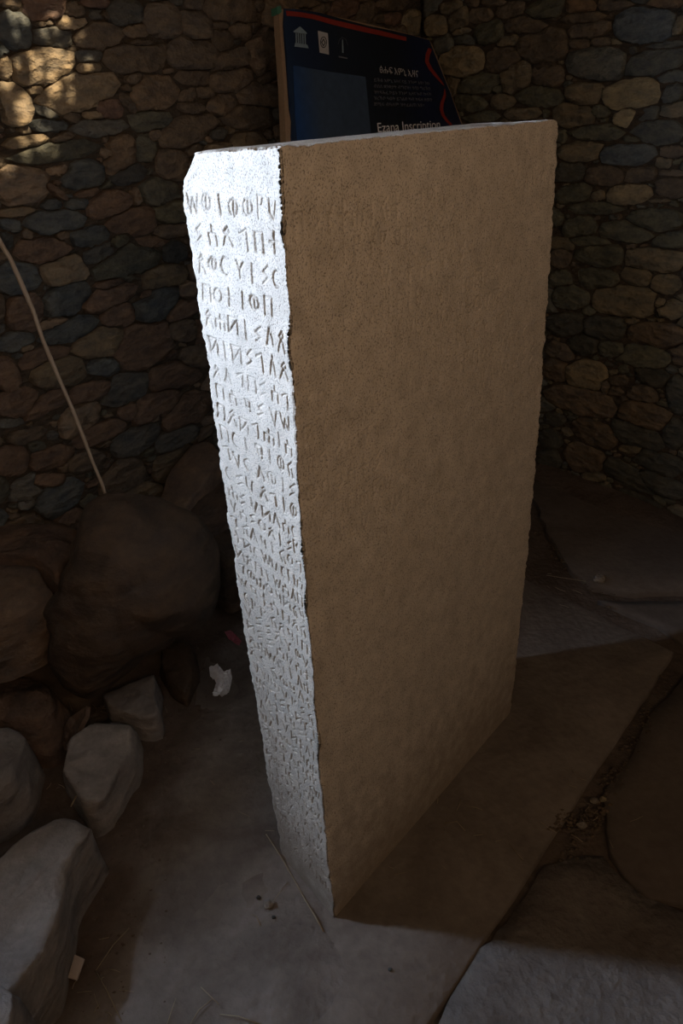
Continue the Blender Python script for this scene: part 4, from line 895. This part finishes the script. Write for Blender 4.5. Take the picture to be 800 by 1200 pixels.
    q('temple_pediment', [(344, 36.5), (351.5, 31), (359.5, 38.5), (359.3, 40), (344.2, 37.8)], pale); q('temple_base', [(346, 50), (360, 52.5), (361.5, 56.5), (345, 54.5)], pale)
    for k in range(5): x = 346.3 + k * 2.6; q('temple_column', [(x, 38.5 + k * .35), (x + 1.3, 38.7 + k * .35), (x + 1.7, 52 + k * .2), (x + .5, 51.8 + k * .2)], pale)
    # heritage emblem
    q('emblem_card', [(372.5, 36), (384, 39), (385.5, 64), (374.5, 61.5)], white)
    def ring(name, cx, cy, rx, ry, wd, mat, d, n=20):
        bm = bmesh.new(); vv = []
        for i in range(n):
            t = i / n * math.tau; vv.append((bm.verts.new(Vector(at(cx + rx * math.cos(t), cy + ry * math.sin(t), d)) - base_pos), bm.verts.new(Vector(at(cx + (rx - wd) * math.cos(t), cy + (ry - wd * 1.1) * math.sin(t), d)) - base_pos)))
        for i in range(n): a_, b_ = vv[i], vv[(i + 1) % n]; bm.faces.new((a_[0], b_[0], b_[1], a_[1]))
        return frombm(name, bm, mat, root)
    ring('emblem_ring', 379, 49.5, 3.9, 6.8, .9, ink, .0025); q('emblem_diamond', [(379, 45), (381.6, 50), (379, 54.5), (376.4, 49.5)], ink, .0026); q('emblem_diamond', [(379, 47), (380.5, 50), (379, 52.6), (377.5, 49.6)], white, .0032)
    # obelisk emblem with its arc
    q('obelisk_emblem', [(400.8, 48), (401.4, 45.5), (402.0, 48.2), (402.4, 62), (401, 61.6)], pale); q('emblem_foot', [(397, 65.5), (407, 67.6), (407, 69), (397, 67)], grey); strip('emblem_arc', [(396, 52), (397.5, 46.5), (401, 43.5), (405, 46), (407.5, 53)], [.5] * 5, grey)
    # lettering
    def text(name, s, pa, pb, hpx, mat, ext=.0):
        P0 = Vector(at(*pa, .0018)); P1 = Vector(at(*pb, .0018)); X = (P1 - P0); Lw = X.length; X.normalize(); Nn = Vector(n); Y = Nn.cross(X).normalized()
        up = Vector(at(pa[0], pa[1] - hpx, .0018)) - P0; h = abs(up.dot(Y))
        cu = bpy.data.curves.new(name, 'FONT'); cu.body = s; cu.size = 1; cu.fill_mode = 'BOTH' if hasattr(cu, 'fill_mode') else cu.fill_mode
        to = bpy.data.objects.new(name, cu); COL.objects.link(to); bpy.context.view_layer.update()
        dg = bpy.context.evaluated_depsgraph_get(); me = bpy.data.meshes.new_from_object(to.evaluated_get(dg)); bpy.data.objects.remove(to)
        co = np.empty(len(me.vertices) * 3); me.vertices.foreach_get('co', co); co = co.reshape(-1, 3)
        if len(co) == 0: print('no glyphs', s); return
        sx = Lw / (co[:, 0].max() - co[:, 0].min()); sy = h / .72
        wco = [(P0 + X * float(c[0]) * sx + Y * float(c[1]) * sy) - base_pos for c in co]
        me.vertices.foreach_set('co', np.array([tuple(v) for v in wco]).ravel()); me.materials.clear(); me.materials.append(mat); me.update()
        o = bpy.data.objects.new(name, me); COL.objects.link(o); o.parent = root; return o
    text('title_lettering', 'ፅሑፍ እምኒ ኢዛና', (444.5, 85), (489.5, 90.5), 8, white)
    body = ['ይቕፅ እምኒ እዛና ናይ ንጉሥ እዩ፣ ንሱ', 'ብሰለ ቋንቋታት ብግዕዝ፣ ሳባን ግሪኽን', 'ዝተጻሕፈ ኮይኑ ንጉሥ ኢዛና አብ ኵናት', 'ዝረኸቦ ዓወት ይገልጽ ካብ ክፍለ ዘመን', 'ጀሚሩ ብዓለም ዝተፈልጠ እዩ።']
    for k, s in enumerate(body):
        y = 95.5 + k * 7.1; text('body_lettering', s, (438, y), (503 + (k * 1.0) - (10 if k == 4 else 0), y + 4.0 - k * .7), 3.8, grey)
    text('name_lettering', 'Ezana Inscription', (442, 155), (515, 150.5), 11.5, mat_plain('title_white', (.75, .75, .75), .5))
board()
bpy.context.view_layer.update()
